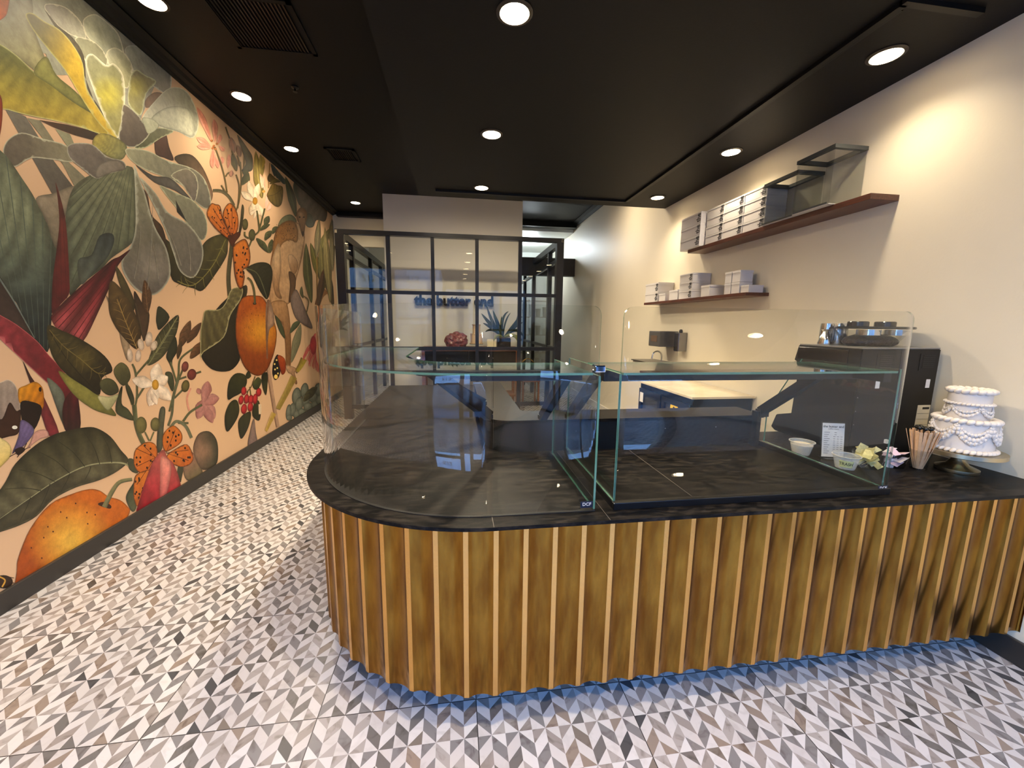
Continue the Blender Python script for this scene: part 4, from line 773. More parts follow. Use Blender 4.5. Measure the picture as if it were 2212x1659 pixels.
for y in (1.985, 3.15, 4.325):
    downlight(.275, y, ZS, 'warm round downlight in the middle row of the low ceiling, ' + nm[y], G1, w_=LAMP_W * 1.9, ang=160)
    downlight(2.20, y - .02, ZS, 'warm round downlight in the row by the white shelf wall, ' + nm[y], G1, w_=LAMP_W * .42, ang=135)
for y, q in ((3.23, 'cut by the top of the photo'), (4.33, 'second along from the top of the photo'), (5.46, 'third along from the top of the photo'), (7.6, 'farthest, near the wall block')):
    downlight(-1.95 if y < 7 else -1.72, y, ZC, 'warm round downlight above the mural, ' + q, G1, r=.075, w_=LAMP_W * .62, ang=140)
for y in (.82, -.35):
    for x in (.275, 2.2): downlight(x, y, ZS, 'warm round downlight behind the viewer', 'downlights over the entrance', w_=LAMP_W * (1.8 if x < 1 else .5), ang=150)
for y in (2.13, 1.03, -.1): downlight(-1.95, y, ZC, 'warm round downlight over the entrance beside the mural', 'downlights over the entrance', r=.075)
for x, y, k_ in ((-.2, 5.2, 1.7), (.7, 5.2, 1.7), (1.9, 5.5, .7)): downlight(x, y, ZC, 'added unseen warm downlight beyond the low ceiling, brightening the wall block', 'added unseen downlights beyond the low ceiling', w_=LAMP_W * k_, ang=174)  # added lamps, hidden by the dropped ceiling, to brighten the wall block
downlight(-1.5, 9.6, ZC, 'added unseen warm downlight brightening the left end of the glass room', 'added unseen downlight in the glass room', w_=LAMP_W * 1.3)  # added lamp behind the header wall, fill for the left corridor
kl = thing('ceiling_light', 'white round light on the pale ceiling of the back room', 'ceiling light', (1.75, 9.6, 3.42))
bm = B(); lathe(bm, [(.01, 3.405), (.1, 3.405), (.11, 3.419)], 1.75, 9.6); obj('lens', bm, mat('cool_lens', (255, 255, 250), .5, emit=((240, 245, 255), 8)), kl)
l = bpy.data.lights.new('kitchen', 'POINT'); l.energy = 60; l.color = (.88, .96, 1); l.shadow_soft_size = .15; lo = bpy.data.objects.new('lamp_light', l); COL.objects.link(lo); lo.parent = kl; lo.location = (0, 0, -.1)
# warm glow on the block comes from the added lamps beyond the low ceiling
def vent(x0, x1, y0, y1, label):
    t = thing('ceiling_vent', label, 'vent', ((x0 + x1) / 2, (y0 + y1) / 2, ZC))
    bm = B()
    for a in ((x0, x1, y0, y0 + .03), (x0, x1, y1 - .03, y1), (x0, x0 + .03, y0, y1), (x1 - .03, x1, y0, y1)): box(bm, a[0], a[1], a[2], a[3], ZC - .015, ZC)
    obj('frame', bm, CEIL, t); n = int((x1 - x0 - .06) / .025)
    bm = B()
    for k in range(n):
        xx = x0 + .035 + k * .025; bar(bm, (xx, y0 + .03, ZC - .008), (xx, y1 - .03, ZC - .008), .018, .003, (.5, 0, 1))
    obj('slats', bm, BLACK, t)
vent(-1.62, -1.05, 3.08, 3.62, 'large black slatted vent at the top of the photo'); vent(-1.55, -1.2, 5.35, 5.72, 'small black slatted vent above the glass room')
bm = B(); lathe(bm, [(.03, ZC), (.03, ZC - .01), (.008, ZC - .02), (.008, ZC - .04), (.02, ZC - .045)], -1.4, 4.1, 16); tag(obj('sprinkler_head', bm, BLACK, None, True), 'tiny black sprinkler head on the black ceiling between the two vents', 'sprinkler')

# ------------------------------------------------------------------ counter
ZT = .84; CXc, CYc, RO = .115, 2.005, .810
def outline(R, front, right, back, n=28, left=None):
    """plan outline of the counter: straight front, round corner, left leg"""
    pts = [(right, front)] ; 
    for k in range(n + 1):
        a = -PI / 2 - PI / 2 * k / n; pts.append((CXc + R * math.cos(a), CYc + R * math.sin(a)))
    pts += [(CXc - R, back)]
    return pts
ct = thing('service_counter', 'long brass fluted counter with a rounded left end', 'counter', (1.0, 1.6, 0))
# fluted brass skin
def fluted():
    Rf = .760; path = []; L1 = CXc
    # arc-length param: from right end along front to arc to left side
    pitch = .1042; flat = .0175; dep = .014; x = XR - .004; front = CYc - Rf
    segs = []
    tot_s = (x - CXc); arc = Rf * PI / 2; leg = 2.2; total = tot_s + arc + leg
    def at(s, d):
        if s < tot_s: return (x - s, front + d)
        s -= tot_s
        if s < arc: a = -PI / 2 - s / Rf; return (CXc + (Rf - d) * math.cos(a), CYc + (Rf - d) * math.sin(a))
        return (CXc - Rf + d, CYc + s - arc)
    # ridge aligned at x = .118
    s0 = (x - .129) % pitch - pitch; P = []
    s = s0
    while s < total:
        P += [(s - flat / 2, 0), (s + flat / 2, 0)]
        nfl = 9
        for k in range(1, nfl):
            t = k / nfl; ss = s + flat / 2 + (pitch - flat) * t; d = dep * math.sin(PI * t) ** .75; P.append((ss, d))
        s += pitch
    P = [(max(0, min(total, a)), d) for a, d in P if a > -flat and a < total]
    bm = B(); lo = []; hi = []
    for a, d in P:
        q = at(a, d); lo.append(bm.verts.new((q[0], q[1], .150))); hi.append(bm.verts.new((q[0], q[1], ZT - .013)))
    P2 = [at(a, .034) for a, d in P]; lb = [bm.verts.new((q[0], q[1], .150)) for q in P2]; hb = [bm.verts.new((q[0], q[1], ZT - .013)) for q in P2]
    for i in range(len(P) - 1):
        if (lo[i].co - lo[i + 1].co).length < 1e-6: continue
        f = bm.faces.new((lo[i], lo[i + 1], hi[i + 1], hi[i])); f.material_index = 1 if P[i][1] == 0 and P[i + 1][1] == 0 else 0; bm.faces.new((lb[i + 1], lo[i + 1], lo[i], lb[i])); bm.faces.new((lb[i], hb[i], hb[i + 1], lb[i + 1]))
    o = obj('fluted_panel', bm, None, ct, True, mats=[BR, BR2]); o['label'] = 'brass panel of concave flutes between flat ribs'
    me = o.data
    try: me.set_sharp_from_angle(angle=math.radians(25))
    except Exception: pass
fluted()
def leg_outline(R, front_right, back, inner):
    p = outline(R, CYc - R, front_right, back); return p
bm = B(); po = outline(.715, CYc - .715, XR - .004, 4.2); po += [(.36, 4.2), (.36, 2.15), (XR - .004, 2.15)]; prism(bm, po, .15, ZT - .013); obj('carcass', bm, BLACKM, ct)
bm = B(); po = outline(.52, CYc - .52, XR - .004, 4.2); po += [(.30, 4.2), (.30, 2.1), (XR - .004, 2.1)]; prism(bm, po, 0, .15); obj('toe_kick', bm, BLACKM, ct)
bm = B(); po = outline(RO, CYc - RO, XR - .003, 4.22); po += [(.37, 4.22), (.37, 2.17), (XR - .003, 2.17)]; prism(bm, po, ZT - .013, ZT)
top = obj('countertop', bm, ST, ct); top['label'] = 'thin black stone top'
# fine joints in the stone
for a in ((.1155, .1175, 1.196, 1.27), (.905, .9075, 1.29, 1.92), (.515, .5165, 1.196, 1.92)): boxo('stone_joint', mat('pale_joint', (92, 86, 80), .5), ct, *a, ZT - .0002, ZT + .0004)
bm = B()   # glazing channel around the curved case
pts = [(.485, CYc - .733)] + [(CXc + .733 * math.cos(-PI / 2 - PI / 2 * k / 30), CYc + .733 * math.sin(-PI / 2 - PI / 2 * k / 30)) for k in range(31)] + [(CXc - .733, 2.72)]
for p, q in zip(pts, pts[1:]): bar(bm, (p[0], p[1], ZT + .001), (q[0], q[1], ZT + .001), .012, .003)
obj('glazing_channel', bm, INK, ct)

# raised ledge behind the cases
ZL = 1.010
lg = thing('back_ledge', 'raised black stone ledge behind the glass display cases', 'ledge', (.9, 2.04, ZT))
def ledge_out(g):
    r = .14; p = [(1.70 + g, 1.93 - g), (1.70 + g, 2.15 + g), (.36 + g, 2.15 + g), (.36 + g, 3.3), (.14 - g, 3.3), (.14 - g, 1.93 - g + r)]
    for k in range(1, 9):
        a = PI + PI / 2 * k / 8; p.append((.14 - g + r + r * math.cos(a), 1.93 - g + r + r * math.sin(a)))
    return p
bm = B(); prism(bm, ledge_out(-.012), ZT, ZL - .016); obj('ledge_wall', bm, BLACKM, lg, True)
bm = B(); prism(bm, ledge_out(0), ZL - .016, ZL); obj('ledge_top', bm, ST, lg)
for x in (.62, 1.12, 1.42):
    bm = B(); bmesh.ops.create_icosphere(bm, subdivisions=2, radius=.004, matrix=Matrix.Translation((x, 1.941, .945))); obj('screw', bm, STEEL, lg, True)

# ------------------------------------------------------------------ glass display cases
ZG = 1.560; ZSH = 1.335; YG = 1.272; RG = .733
dc = thing('curved_display_case', 'curved glass display case at the rounded end of the counter', 'display case', (.1, 1.9, ZT))
arc = [(CXc + RG * math.cos(-PI / 2 - PI / 2 * k / 32), CYc + RG * math.sin(-PI / 2 - PI / 2 * k / 32)) for k in range(33)]
g = glass_sheet('curved_glass', arc, ZT + .002, ZG, .008, dc); g['label'] = 'large bent sheet of clear glass'
xs, zs = corner_tops(.119, .478, ZG, .03, left=False)
glass_sheet('front_glass', [(x, YG) for x in xs], ZT + .002, ZG, .008, dc, tops=zs)
glass_sheet('end_glass', [(CXc - RG, CYc + .004), (CXc - RG, 2.72)], ZT + .002, ZG, .008, dc)
glass_sheet('side_glass', [(.485, YG + .006), (.485, 1.90)], ZT + .002, ZSH - .01, .008, dc, M2=GEDGE)
def shelf_band():
    bm = B(); n = 26; o_ = [(.465, CYc - .716)] ; i_ = [(.465, CYc - .36)]
    for k in range(n + 1):
        a = -PI / 2 - PI / 2 * k / n; o_.append((CXc + .716 * math.cos(a), CYc + .716 * math.sin(a))); i_.append((CXc + .36 * math.cos(a), CYc + .36 * math.sin(a)))
    o_.append((CXc - .716, 2.68)); i_.append((CXc - .36, 2.68))
    z0, z1 = ZSH - .008, ZSH
    ro = [[bm.verts.new((p[0], p[1], z)) for p in o_] for z in (z0, z1)]; ri = [[bm.verts.new((p[0], p[1], z)) for p in i_] for z in (z0, z1)]
    for k in range(len(o_) - 1):
        for f, mi in (((ro[1][k], ro[1][k + 1], ri[1][k + 1], ri[1][k]), 0), ((ro[0][k + 1], ro[0][k], ri[0][k], ri[0][k + 1]), 0), ((ro[0][k], ro[0][k + 1], ro[1][k + 1], ro[1][k]), 1), ((ri[0][k + 1], ri[0][k], ri[1][k], ri[1][k + 1]), 1)):
            q = bm.faces.new(f); q.material_index = mi
    for k in (0, -1):
        q = bm.faces.new((ro[0][k], ri[0][k], ri[1][k], ro[1][k])); q.material_index = 1
    obj('glass_shelf', bm, None, dc, mats=[GLASS, GEDGE])
shelf_band()
bm = B(); box(bm, .05, .47, 1.42, 1.455, ZSH - .045, ZSH - .009); obj('shelf_beam', bm, BLACK, dc)
def strut(name, p, q, parent, w_=.035, h_=.045):
    bm = B(); bar(bm, p, q, w_, h_); box(bm, p[0] - .02, p[0] + .02, p[1] - .02, p[1] + .02, ZL, p[2] + .01); return obj(name, bm, BLACK, parent)
strut('strut', (.44, 1.95, ZL + .012), (.45, 1.55, ZSH - .035), dc)
strut('strut', (.165, 2.0, ZL + .012), (-.10, 1.66, ZSH - .035), dc, .04, .05)
strut('strut', (.16, 2.35, ZL + .012), (-.28, 2.2, ZSH - .035), dc, .04, .05)
bm = B(); bar(bm, (-.14, 1.56, ZSH - .025), (-.33, 2.3, ZSH - .025), .03, .03); bar(bm, (.06, 1.44, ZSH - .025), (-.14, 1.56, ZSH - .025), .03, .03); obj('shelf_rail', bm, BLACK, dc)
def sticker(x, parent, y=YG):
    bm = B(); box(bm, x - .045, x, y - .0052, y - .0042, ZT + .014, ZT + .038); o = obj('maker_plate', bm, mat('navy_plate', (28, 34, 52), .3), parent); text('plate_lettering', 'DCF', .017, WHITE, o, (x - .022, y - .0056, ZT + .027), (1, 0, 0), (0, 0, 1), .0003)
sticker(.476, dc)
bm = B(); box(bm, .462, .500, 1.262, 1.30, ZSH + .004, ZSH + .028, bev=.004); obj('corner_clamp', bm, CHROME, dc)

rc = thing('square_display_case', 'square glass display case on a black base, right of the curved one', 'display case', (1.13, 1.6, ZT))
xs, zs = corner_tops(.557, 1.700, ZG, .035)
g = glass_sheet('front_glass', [(x, YG) for x in xs], ZT + .026, ZG, .008, rc, tops=zs)
glass_sheet('side_glass', [(.560, YG + .006), (.560, 1.90)], ZT + .028, ZSH - .002, .008, rc, M2=GEDGE)
glass_sheet('side_glass', [(1.690, YG + .006), (1.690, 1.72), (1.690, 1.90)], ZT + .028, ZSH, .008, rc, tops=[ZSH + .008, ZSH + .008, ZT + .20], M2=GEDGE)
bm = B(); box(bm, .553, 1.712, 1.262, 1.286, ZT, ZT + .027, bev=.002); box(bm, .553, .572, 1.286, 1.92, ZT, ZT + .024); box(bm, 1.680, 1.712, 1.286, 1.925, ZT, ZT + .024); obj('base_rail', bm, BLACK, rc)
bm = B()
vs = box(bm, .572, 1.684, 1.282, 1.66, ZSH - .008, ZSH)
bm.faces.ensure_lookup_table()
for i, f in enumerate(bm.faces): f.material_index = 0 if abs(f.normal.z) > .5 or i < 2 else 1
obj('glass_shelf', bm, None, rc, mats=[GLASS, GEDGE])
bm = B(); box(bm, .555, 1.69, 1.42, 1.455, ZSH - .050, ZSH - .009); box(bm, 1.645, 1.680, 1.30, 1.60, ZSH - .045, ZSH - .009); obj('shelf_beam', bm, BLACK, rc)
strut('strut', (.585, 1.95, ZL + .012), (.585, 1.55, ZSH - .035), rc); strut('strut', (1.655, 1.90, ZL + .03), (1.665, 1.57, ZSH - .035), rc)
bm = B(); box(bm, 1.63, 1.655, 1.895, 1.93, ZT, ZL + .03); box(bm, 1.62, 1.69, 1.885, 1.925, ZL - .0, ZL + .03); obj('end_post', bm, BLACK, rc)
sticker(1.703, rc); 
bm = B(); box(bm, 1.686, 1.696, 1.285, 1.295, ZT + .205, ZT + .22); obj('edge_clip', bm, WHITE, rc)

# ------------------------------------------------------------------ coffee machine
DK_ = mat('matt_black_shell', (20, 19, 19), .4, spec=.3); DK2 = mat('gloss_black_shell', (14, 14, 15), .15)
cmx0, cmx1, cmy = 1.985, 2.45, 1.685
cm = thing('coffee_machine', 'tall black automatic coffee machine turned away, beside the wall', 'coffee machine', (2.23, 1.86, ZT))
prof = [(cmy, ZT + .012), (2.02, ZT + .012), (2.16, ZT + .012), (2.19, ZT + .03), (2.16, .955), (2.045, .985), (2.03, 1.29), (2.075, 1.305), (2.055, 1.395), (cmy, 1.395)]
bm = B(); extr(bm, [(cmx0, a, b_) for a, b_ in prof], (cmx1 - cmx0, 0, 0)); bmesh.ops.bevel(bm, geom=list(bm.edges), offset=.004, segments=2, affect='EDGES'); obj('housing', bm, DK_, cm)
boxo('top_plate', mat('grey_plate', (120, 118, 114), .3), cm, cmx0 + .004, cmx1 - .002, cmy + .004, 2.05, 1.395, 1.401)
boxo('side_cover', DK2, cm, cmx0 - .004, cmx0 + .002, 1.75, 2.05, 1.315, 1.385, bev=.0015)
bm = B(); tube(bm, [(cmx0 - .006, 1.70, 1.30), (cmx0 - .012, 1.95, 1.295), (cmx0 - .006, 2.06, 1.29)], .008); obj('cup_rail', bm, STEEL, cm, True)
boxo('panel_joint', INK, cm, 2.214, 2.217, cmy - .0012, cmy, ZT + .02, 1.39)
for k, x in enumerate((2.08, 2.335)):
    bm = B()
    for r_ in range(7): box(bm, x + .015, x + .085, cmy - .0015, cmy + .001, 1.30 + r_ * .010, 1.304 + r_ * .010)
    box(bm, x - .004, x, cmy - .0015, cmy + .001, 1.285, 1.372); obj('vent_slots', bm, INK, cm)
    boxo('white_sticker', WHITE, cm, x + .01 + .045 * k, x + .034 + .045 * k, cmy - .001, cmy + .001, 1.196, 1.240)
for z in (1.01, 1.08, 1.15):
    bm = B(); bmesh.ops.create_icosphere(bm, subdivisions=1, radius=.003, matrix=Matrix.Translation((1.995, cmy - .001, z))); obj('rivet', bm, STEEL, cm)
text('brand_lettering', 'schaerer', .022, WHITE, cm, (2.125, cmy - .0012, 1.262), (1, 0, 0), (0, 0, 1), .0004, .0003)
boxo('instruction_plate', mat('beige_sticker', (196, 186, 160), .5), cm, 2.365, 2.442, cmy - .0012, cmy + .001, .975, 1.105)
bm = B()
for z in (1.0, 1.03, 1.06): box(bm, 2.367, 2.440, cmy - .0018, cmy, z, z + .0012)
box(bm, 2.395, 2.436, cmy - .0018, cmy, 1.083, 1.094); obj('plate_print', bm, INK, cm)
# twin bean hopper
bh = obj('bean_hopper', (lambda b_: (lathe(b_, [(.10, 1.402), (.125, 1.405), (.16, 1.44), (.20, 1.485), (.196, 1.486), (.155, 1.445), (.12, 1.412), (.01, 1.41)], 2.23, 1.86, 48), b_)[1])(B()), ACRY, cm, True)
for v in bh.data.vertices: v.co.y *= .62
bm = B(); ball(bm, (2.23, 1.86, 1.425), .15, 1, .6, .28, 3)
for v in bm.verts: v.co.z += mnoise.noise(v.co * 60) * .006
obj('coffee_beans', bm, mat('coffee_beans', (38, 22, 16), .4, bump=(90, .8)), cm, True)
bm = B(); lathe(bm, [(.19, 1.492), (.206, 1.492), (.21, 1.498), (.206, 1.505), (.01, 1.507)], 2.25, 1.86, 48)
for v in bm.verts: v.co.y = 1.86 + (v.co.y - 1.86) * .6
obj('hopper_lid', bm, DK2, cm, True)
for x in (2.14, 2.31):
    bm = B(); lathe(bm, [(.04, 1.504), (.046, 1.507), (.046, 1.528), (.042, 1.532), (.01, 1.532)], x, 1.86, 28); obj('lid_knob', bm, DK2, cm, True)
    bm = B(); lathe(bm, [(.048, 1.487), (.05, 1.46), (.05, 1.489)], x, 1.80, 28); obj('hopper_collar', bm, STEEL, cm, True)
def jug(x, y, s, label, name='milk_jug'):
    bm = B(); z = 1.402
    lathe(bm, [(.001, z), (.038 * s, z), (.040 * s, z + .01), (.030 * s, z + .05 * s), (.016 * s, z + .085 * s), (.026 * s, z + .1 * s), (.024 * s, z + .1 * s), (.013 * s, z + .085 * s), (.02 * s, z + .05 * s), (.01, z + .01)], x, y, 28)
    o = obj(name, bm, STEEL, None, True); tag(o, label, 'jug'); return o
jug(2.045, 1.95, .85, 'steel jigger with a pinched neck, leftmost on the coffee machine')
for k, (x, y, r, h, lb) in enumerate(((2.085, 1.985, .032, .118, 'slim polished steel cup behind the bean hopper, left one'), (2.16, 1.985, .045, .12, 'wide polished steel cup behind the bean hopper, right one'))):
    bm = B(); lathe(bm, [(r * .95, 1.402), (r, 1.41), (r, 1.402 + h - .02), (r * .9, 1.402 + h), (.002, 1.402 + h)], x, y, 32); tag(obj('steel_cup', bm, STEEL, None, True), lb, 'cup', 'steel cups on the machine')

# ------------------------------------------------------------------ cake on its stand
cx, cy = 2.325, 1.46
cs = thing('cake_stand', 'round brushed brass cake stand near the wall', 'cake stand', (cx, cy, ZT))
BS = mat('brushed_champagne_metal', (206, 192, 160), .3, 1.0)
bm = B(); lathe(bm, [(.072, ZT), (.074, ZT + .004), (.074, ZT + .016), (.066, ZT + .02), (.04, ZT + .032), (.024, ZT + .055), (.02, ZT + .085), (.03, ZT + .088)], cx, cy, 48); obj('foot', bm, BS, cs, True)
bm = B(); lathe(bm, [(.02, ZT + .088), (.136, ZT + .086), (.146, ZT + .09), (.146, ZT + .108), (.138, ZT + .106), (.02, ZT + .106)], cx, cy, 64); obj('plate', bm, BS, cs, True)
ck = thing('cake', 'white two-tier cake with piped frosting swags on the brass stand', 'cake', (cx, cy, ZT + .107))
Z0 = ZT + .107
def tier(name, r, z0, z1):
    bm = B(); lathe(bm, [(.01, z0), (r, z0), (r, z1 - .004), (r - .004, z1), (.01, z1)], cx, cy, 64); return obj(name, bm, FROST, ck, True)
H1, H2 = .138, .272
tier('lower_tier', .102, Z0, Z0 + H1); tier('upper_tier', .069, Z0 + H1, Z0 + H2)
def border(name, r, z, n, br, tilt=.6, sz=1):
    bm = B()
    for k in range(n):
        a = 2 * PI * k / n; c = (cx + r * math.cos(a), cy + r * math.sin(a), z)
        g = bmesh.ops.create_icosphere(bm, subdivisions=2, radius=br)
        rot = Matrix.Rotation(a, 3, 'Z')
        for v in g['verts']:
            p = v.co.copy(); p.x *= 1.25; p.y *= 1.05; p.z *= .85 * sz; p.z += p.y * tilt * .5; q = p.length; v.co = rot @ p + Vector(c)
    return obj(name, bm, FROST, ck, True)
border('base_border', .105, Z0 + .008, 34, .0115); border('shell_border', .096, Z0 + H1 + .003, 26, .0150); border('top_border', .065, Z0 + H2 + .002, 18, .0150); border('rim_border', .073, Z0 + H2 - .055, 34, .0075)
def swag(name, r, zt, drop, n, br, m_=16, off=.0):
    bm = B()
    for k in range(n):
        for j in range(m_):
            t = j / m_; a = 2 * PI * (k + t) / n + off; z = zt - drop * (1 - (2 * t - 1) ** 2)
            wob = br * (.75 + .35 * (j % 2)); ball(bm, (cx + (r + .002) * math.cos(a), cy + (r + .002) * math.sin(a), z), wob, .95, .95, 1.35, 1)
    return obj(name, bm, FROST, ck, True)
swag('lower_swag', .104, Z0 + H1 - .008, .044, 6, .0062, 20, .35); swag('lower_ruffle', .106, Z0 + H1 - .020, .054, 6, .0090, 18, .35); swag('lower_fringe', .107, Z0 + H1 - .034, .055, 6, .0076, 16, .35)
swag('upper_swag', .071, Z0 + H2 - .066, .024, 5, .0050, 16, .5); swag('upper_ruffle', .072, Z0 + H2 - .075, .032, 5, .0064, 15, .5)

# ------------------------------------------------------------------ small things on the counter
def cup(name, x, y, r0, r1, h, label, M=CUPPL, cat='cup'):
    t = thing(name, label, cat, (x, y, ZT))
    bm = B(); lathe(bm, [(.002, ZT), (r0, ZT), (r1, ZT + h), (r1 - .0015, ZT + h), (r0 - .0015, ZT + .002), (.002, ZT + .002)], x, y, 40); obj('cup_wall', bm, M, t, True)
    bm = B(); lathe(bm, [(r1 - .001, ZT + h - .003), (r1 + .003, ZT + h - .003), (r1 + .003, ZT + h), (r1 - .001, ZT + h)], x, y, 40, closed=True); obj('rim', bm, mat('cloudy_rim', (196, 192, 186), .3), t, True)
    return t
t = cup('deli_cup', 1.785, 1.755, .039, .055, .070, 'small deli cup half full of white cream, nearest the glass case')
bm = B(); lathe(bm, [(.037, ZT + .003), (.0490, ZT + .052), (.046, ZT + .056), (.002, ZT + .054)], 1.785, 1.755, 32); obj('cream', bm, mat('cream_filling', (226, 212, 188), .5), t, True)
TX, TY, TR0, TR1, TH = 1.822, 1.548, .038, .053, .064
t = cup('deli_cup', TX, TY, TR0, TR1, TH, 'empty clear deli cup marked TRASH in front of the menu')
bm = B(); pv = None
for k in range(11):
    a = -PI / 2 - 1.38 + 1.16 * k / 10; q = [bm.verts.new((TX + (TR0 + (TR1 - TR0) * h + .0006) * math.cos(a), TY + (TR0 + (TR1 - TR0) * h + .0006) * math.sin(a), ZT + TH * h)) for h in (.20, .72)]
    if pv: bm.faces.new((pv[0], q[0], q[1], pv[1]))
    pv = q
obj('paper_label', bm, mat('pale_yellow_tape', (222, 222, 160), .6), t)
tx = text('handwriting', 'TRASH', .0215, INK, t, (0, 0, 0), (1, 0, 0), (0, 0, 1), .0002, .0003, sx=.8)
P_ = org(t)
for v in tx.data.vertices:                       # wrap the word round the cup
    p = v.co + P_; a = -PI / 2 - .80 + p.x / .0455; h = .46 + p.z / TH; r_ = TR0 + (TR1 - TR0) * h + .0011; v.co = Vector((TX + r_ * math.cos(a), TY + r_ * math.sin(a), ZT + TH * h)) - P_
# menu in a clear stand
mn = thing('menu_stand', 'upright white coffee menu in a clear holder behind the TRASH cup', 'menu', (1.875, 1.665, ZT))
def mp_(u, v, o=0): return Vector((1.842 + u * .100, 1.692 - u * .026 + v * .016 + -o, ZT + .006 + v * .172))
bm = B(); A_ = [mp_(-.03, -.03), mp_(1.03, -.03), mp_(1.03, 1.03), mp_(-.03, 1.03)]; extr(bm, A_, (0, .005, 0)); obj('holder', bm, ACRY, mn)
bm = B(); extr(bm, [mp_(0, 0, .0006), mp_(1, 0, .0006), mp_(1, 1, .0006), mp_(0, 1, .0006)], (0, .0004, 0)); obj('paper', bm, WHITE, mn)
bm = B(); box(bm, 1.838, 1.95, 1.655, 1.72, ZT, ZT + .003); obj('holder_foot', bm, ACRY, mn)
mx_ = (mp_(1, 0) - mp_(0, 0)).normalized(); my_ = (mp_(0, 1) - mp_(0, 0)).normalized()
text('menu_title', 'the butter end', .0165, INK, mn, mp_(.5, .90, .001), mx_, my_, .0001, .0002); text('menu_subtitle', 'coffee menu', .010, INK, mn, mp_(.5, .83, .001), mx_, my_, .0001)
bm = B()
for k in range(11):
    v = .72 - k * .062
    for u0, u1 in (((.08, .34 - .05 * (k % 3)),) + (((.55, .65),) if k < 2 else ((.5, .6), (.66, .76), (.82, .92)))): extr(bm, [mp_(u0, v, .0012), mp_(u1, v, .0012), mp_(u1, v + .012, .0012), mp_(u0, v + .012, .0012)], (0, .0003, 0))
obj('menu_lines', bm, mat('grey_print', (96, 96, 100), .6), mn)
def bowl(name, x, y, r, h, label):
    bm = B(); lathe(bm, [(.002, ZT), (r * .75, ZT), (r, ZT + h), (r - .002, ZT + h), (r * .73, ZT + .003), (.002, ZT + .003)], x, y, 40); return tag(obj(name, bm, ACRY, None, True), label, 'bowl')
bowl('clear_bowl', 1.945, 1.550, .064, .072, 'clear bowl heaped with yellow sugar packets'); bowl('clear_bowl', 2.075, 1.535, .050, .062, 'clear bowl of white and pink sweetener packets')
def packets(x, y, r, n, z0, cols, grp, lb):
    r2 = random.Random(int(x * 100))
    for k in range(n):
        a = r2.uniform(0, 2 * PI); q = r * math.sqrt(r2.random()); z = z0 + .008 + .066 * k / n
        me_b = B(); box(me_b, -.017, .017, -.0008, .0008, -.024, .024); 
        R_ = Matrix.Rotation(r2.uniform(0, PI), 4, 'Z') @ Matrix.Rotation(r2.uniform(.2, 1.3), 4, 'X') @ Matrix.Rotation(r2.uniform(-.5, .5), 4, 'Y')
        o = obj('sugar_packet', me_b, cols[k % len(cols)], None); o.matrix_world = Matrix.Translation((x + q * math.cos(a), y + q * math.sin(a), z + .012)) @ R_
        tag(o, lb, 'sugar packet', grp)
YP = mat('yellow_packet', (214, 200, 134), .55, noise=(160, .2)); packets(1.945, 1.550, .036, 26, ZT, [YP, YP, mat('pale_packet', (204, 202, 160), .55, noise=(160, .2))], 'yellow sugar packets', 'small yellow paper sugar packet heaped in the clear bowl')
packets(2.075, 1.535, .030, 12, ZT, [mat('white_packet', (222, 214, 218), .55, noise=(120, .18)), mat('pinkish_packet', (214, 186, 196), .55)], 'white sweetener packets', 'small white or pink sweetener packet in the right clear bowl')
# stir sticks in a clear tumbler with black stoppers
UX, UY = 2.165, 1.50
bm = B(); lathe(bm, [(.002, ZT), (.030, ZT), (.040, ZT + .095), (.0385, ZT + .095), (.0285, ZT + .002), (.002, ZT + .002)], UX, UY, 32); tag(obj('clear_tumbler', bm, ACRY, None, True), 'clear tumbler holding wooden stir sticks beside the cake', 'tumbler')
KW = mat('birch_stick', (206, 168, 130), .6, noise=(60, .12))
for k in range(22):
    a = 2 * PI * k / 22 + .2; rt = .060 * (.62 + .38 * ((k * 7) % 5) / 4); rb = .016
    bm = B(); bar(bm, (UX + rb * math.cos(a), UY + rb * math.sin(a), ZT + .004), (UX + rt * math.cos(a), UY + rt * math.sin(a), ZT + .185 + .010 * ((k * 3) % 3)), .011, .0015, (math.cos(a), math.sin(a), .1)); tag(obj('stir_stick', bm, KW), 'thin pale wooden stir stick fanned out in the clear tumbler', 'stir stick', 'wooden stir sticks')
for k in range(7):
    a = 2 * PI * k / 7 + .3; bm = B(); zz = ZT + .190; q = .024 if k else 0; xx, yy = UX + q * math.cos(a), UY + q * math.sin(a)
    tube(bm, [(UX + q * .3 * math.cos(a), UY + q * .3 * math.sin(a), ZT + .004), (xx, yy, zz)], .0015, 6); ball(bm, (xx, yy, zz + .008), .011, 1, 1, .9, 2); tag(obj('black_stopper', bm, DK2, None, True), 'small glossy black drink stopper standing among the stir sticks', 'drink stopper', 'black drink stoppers')

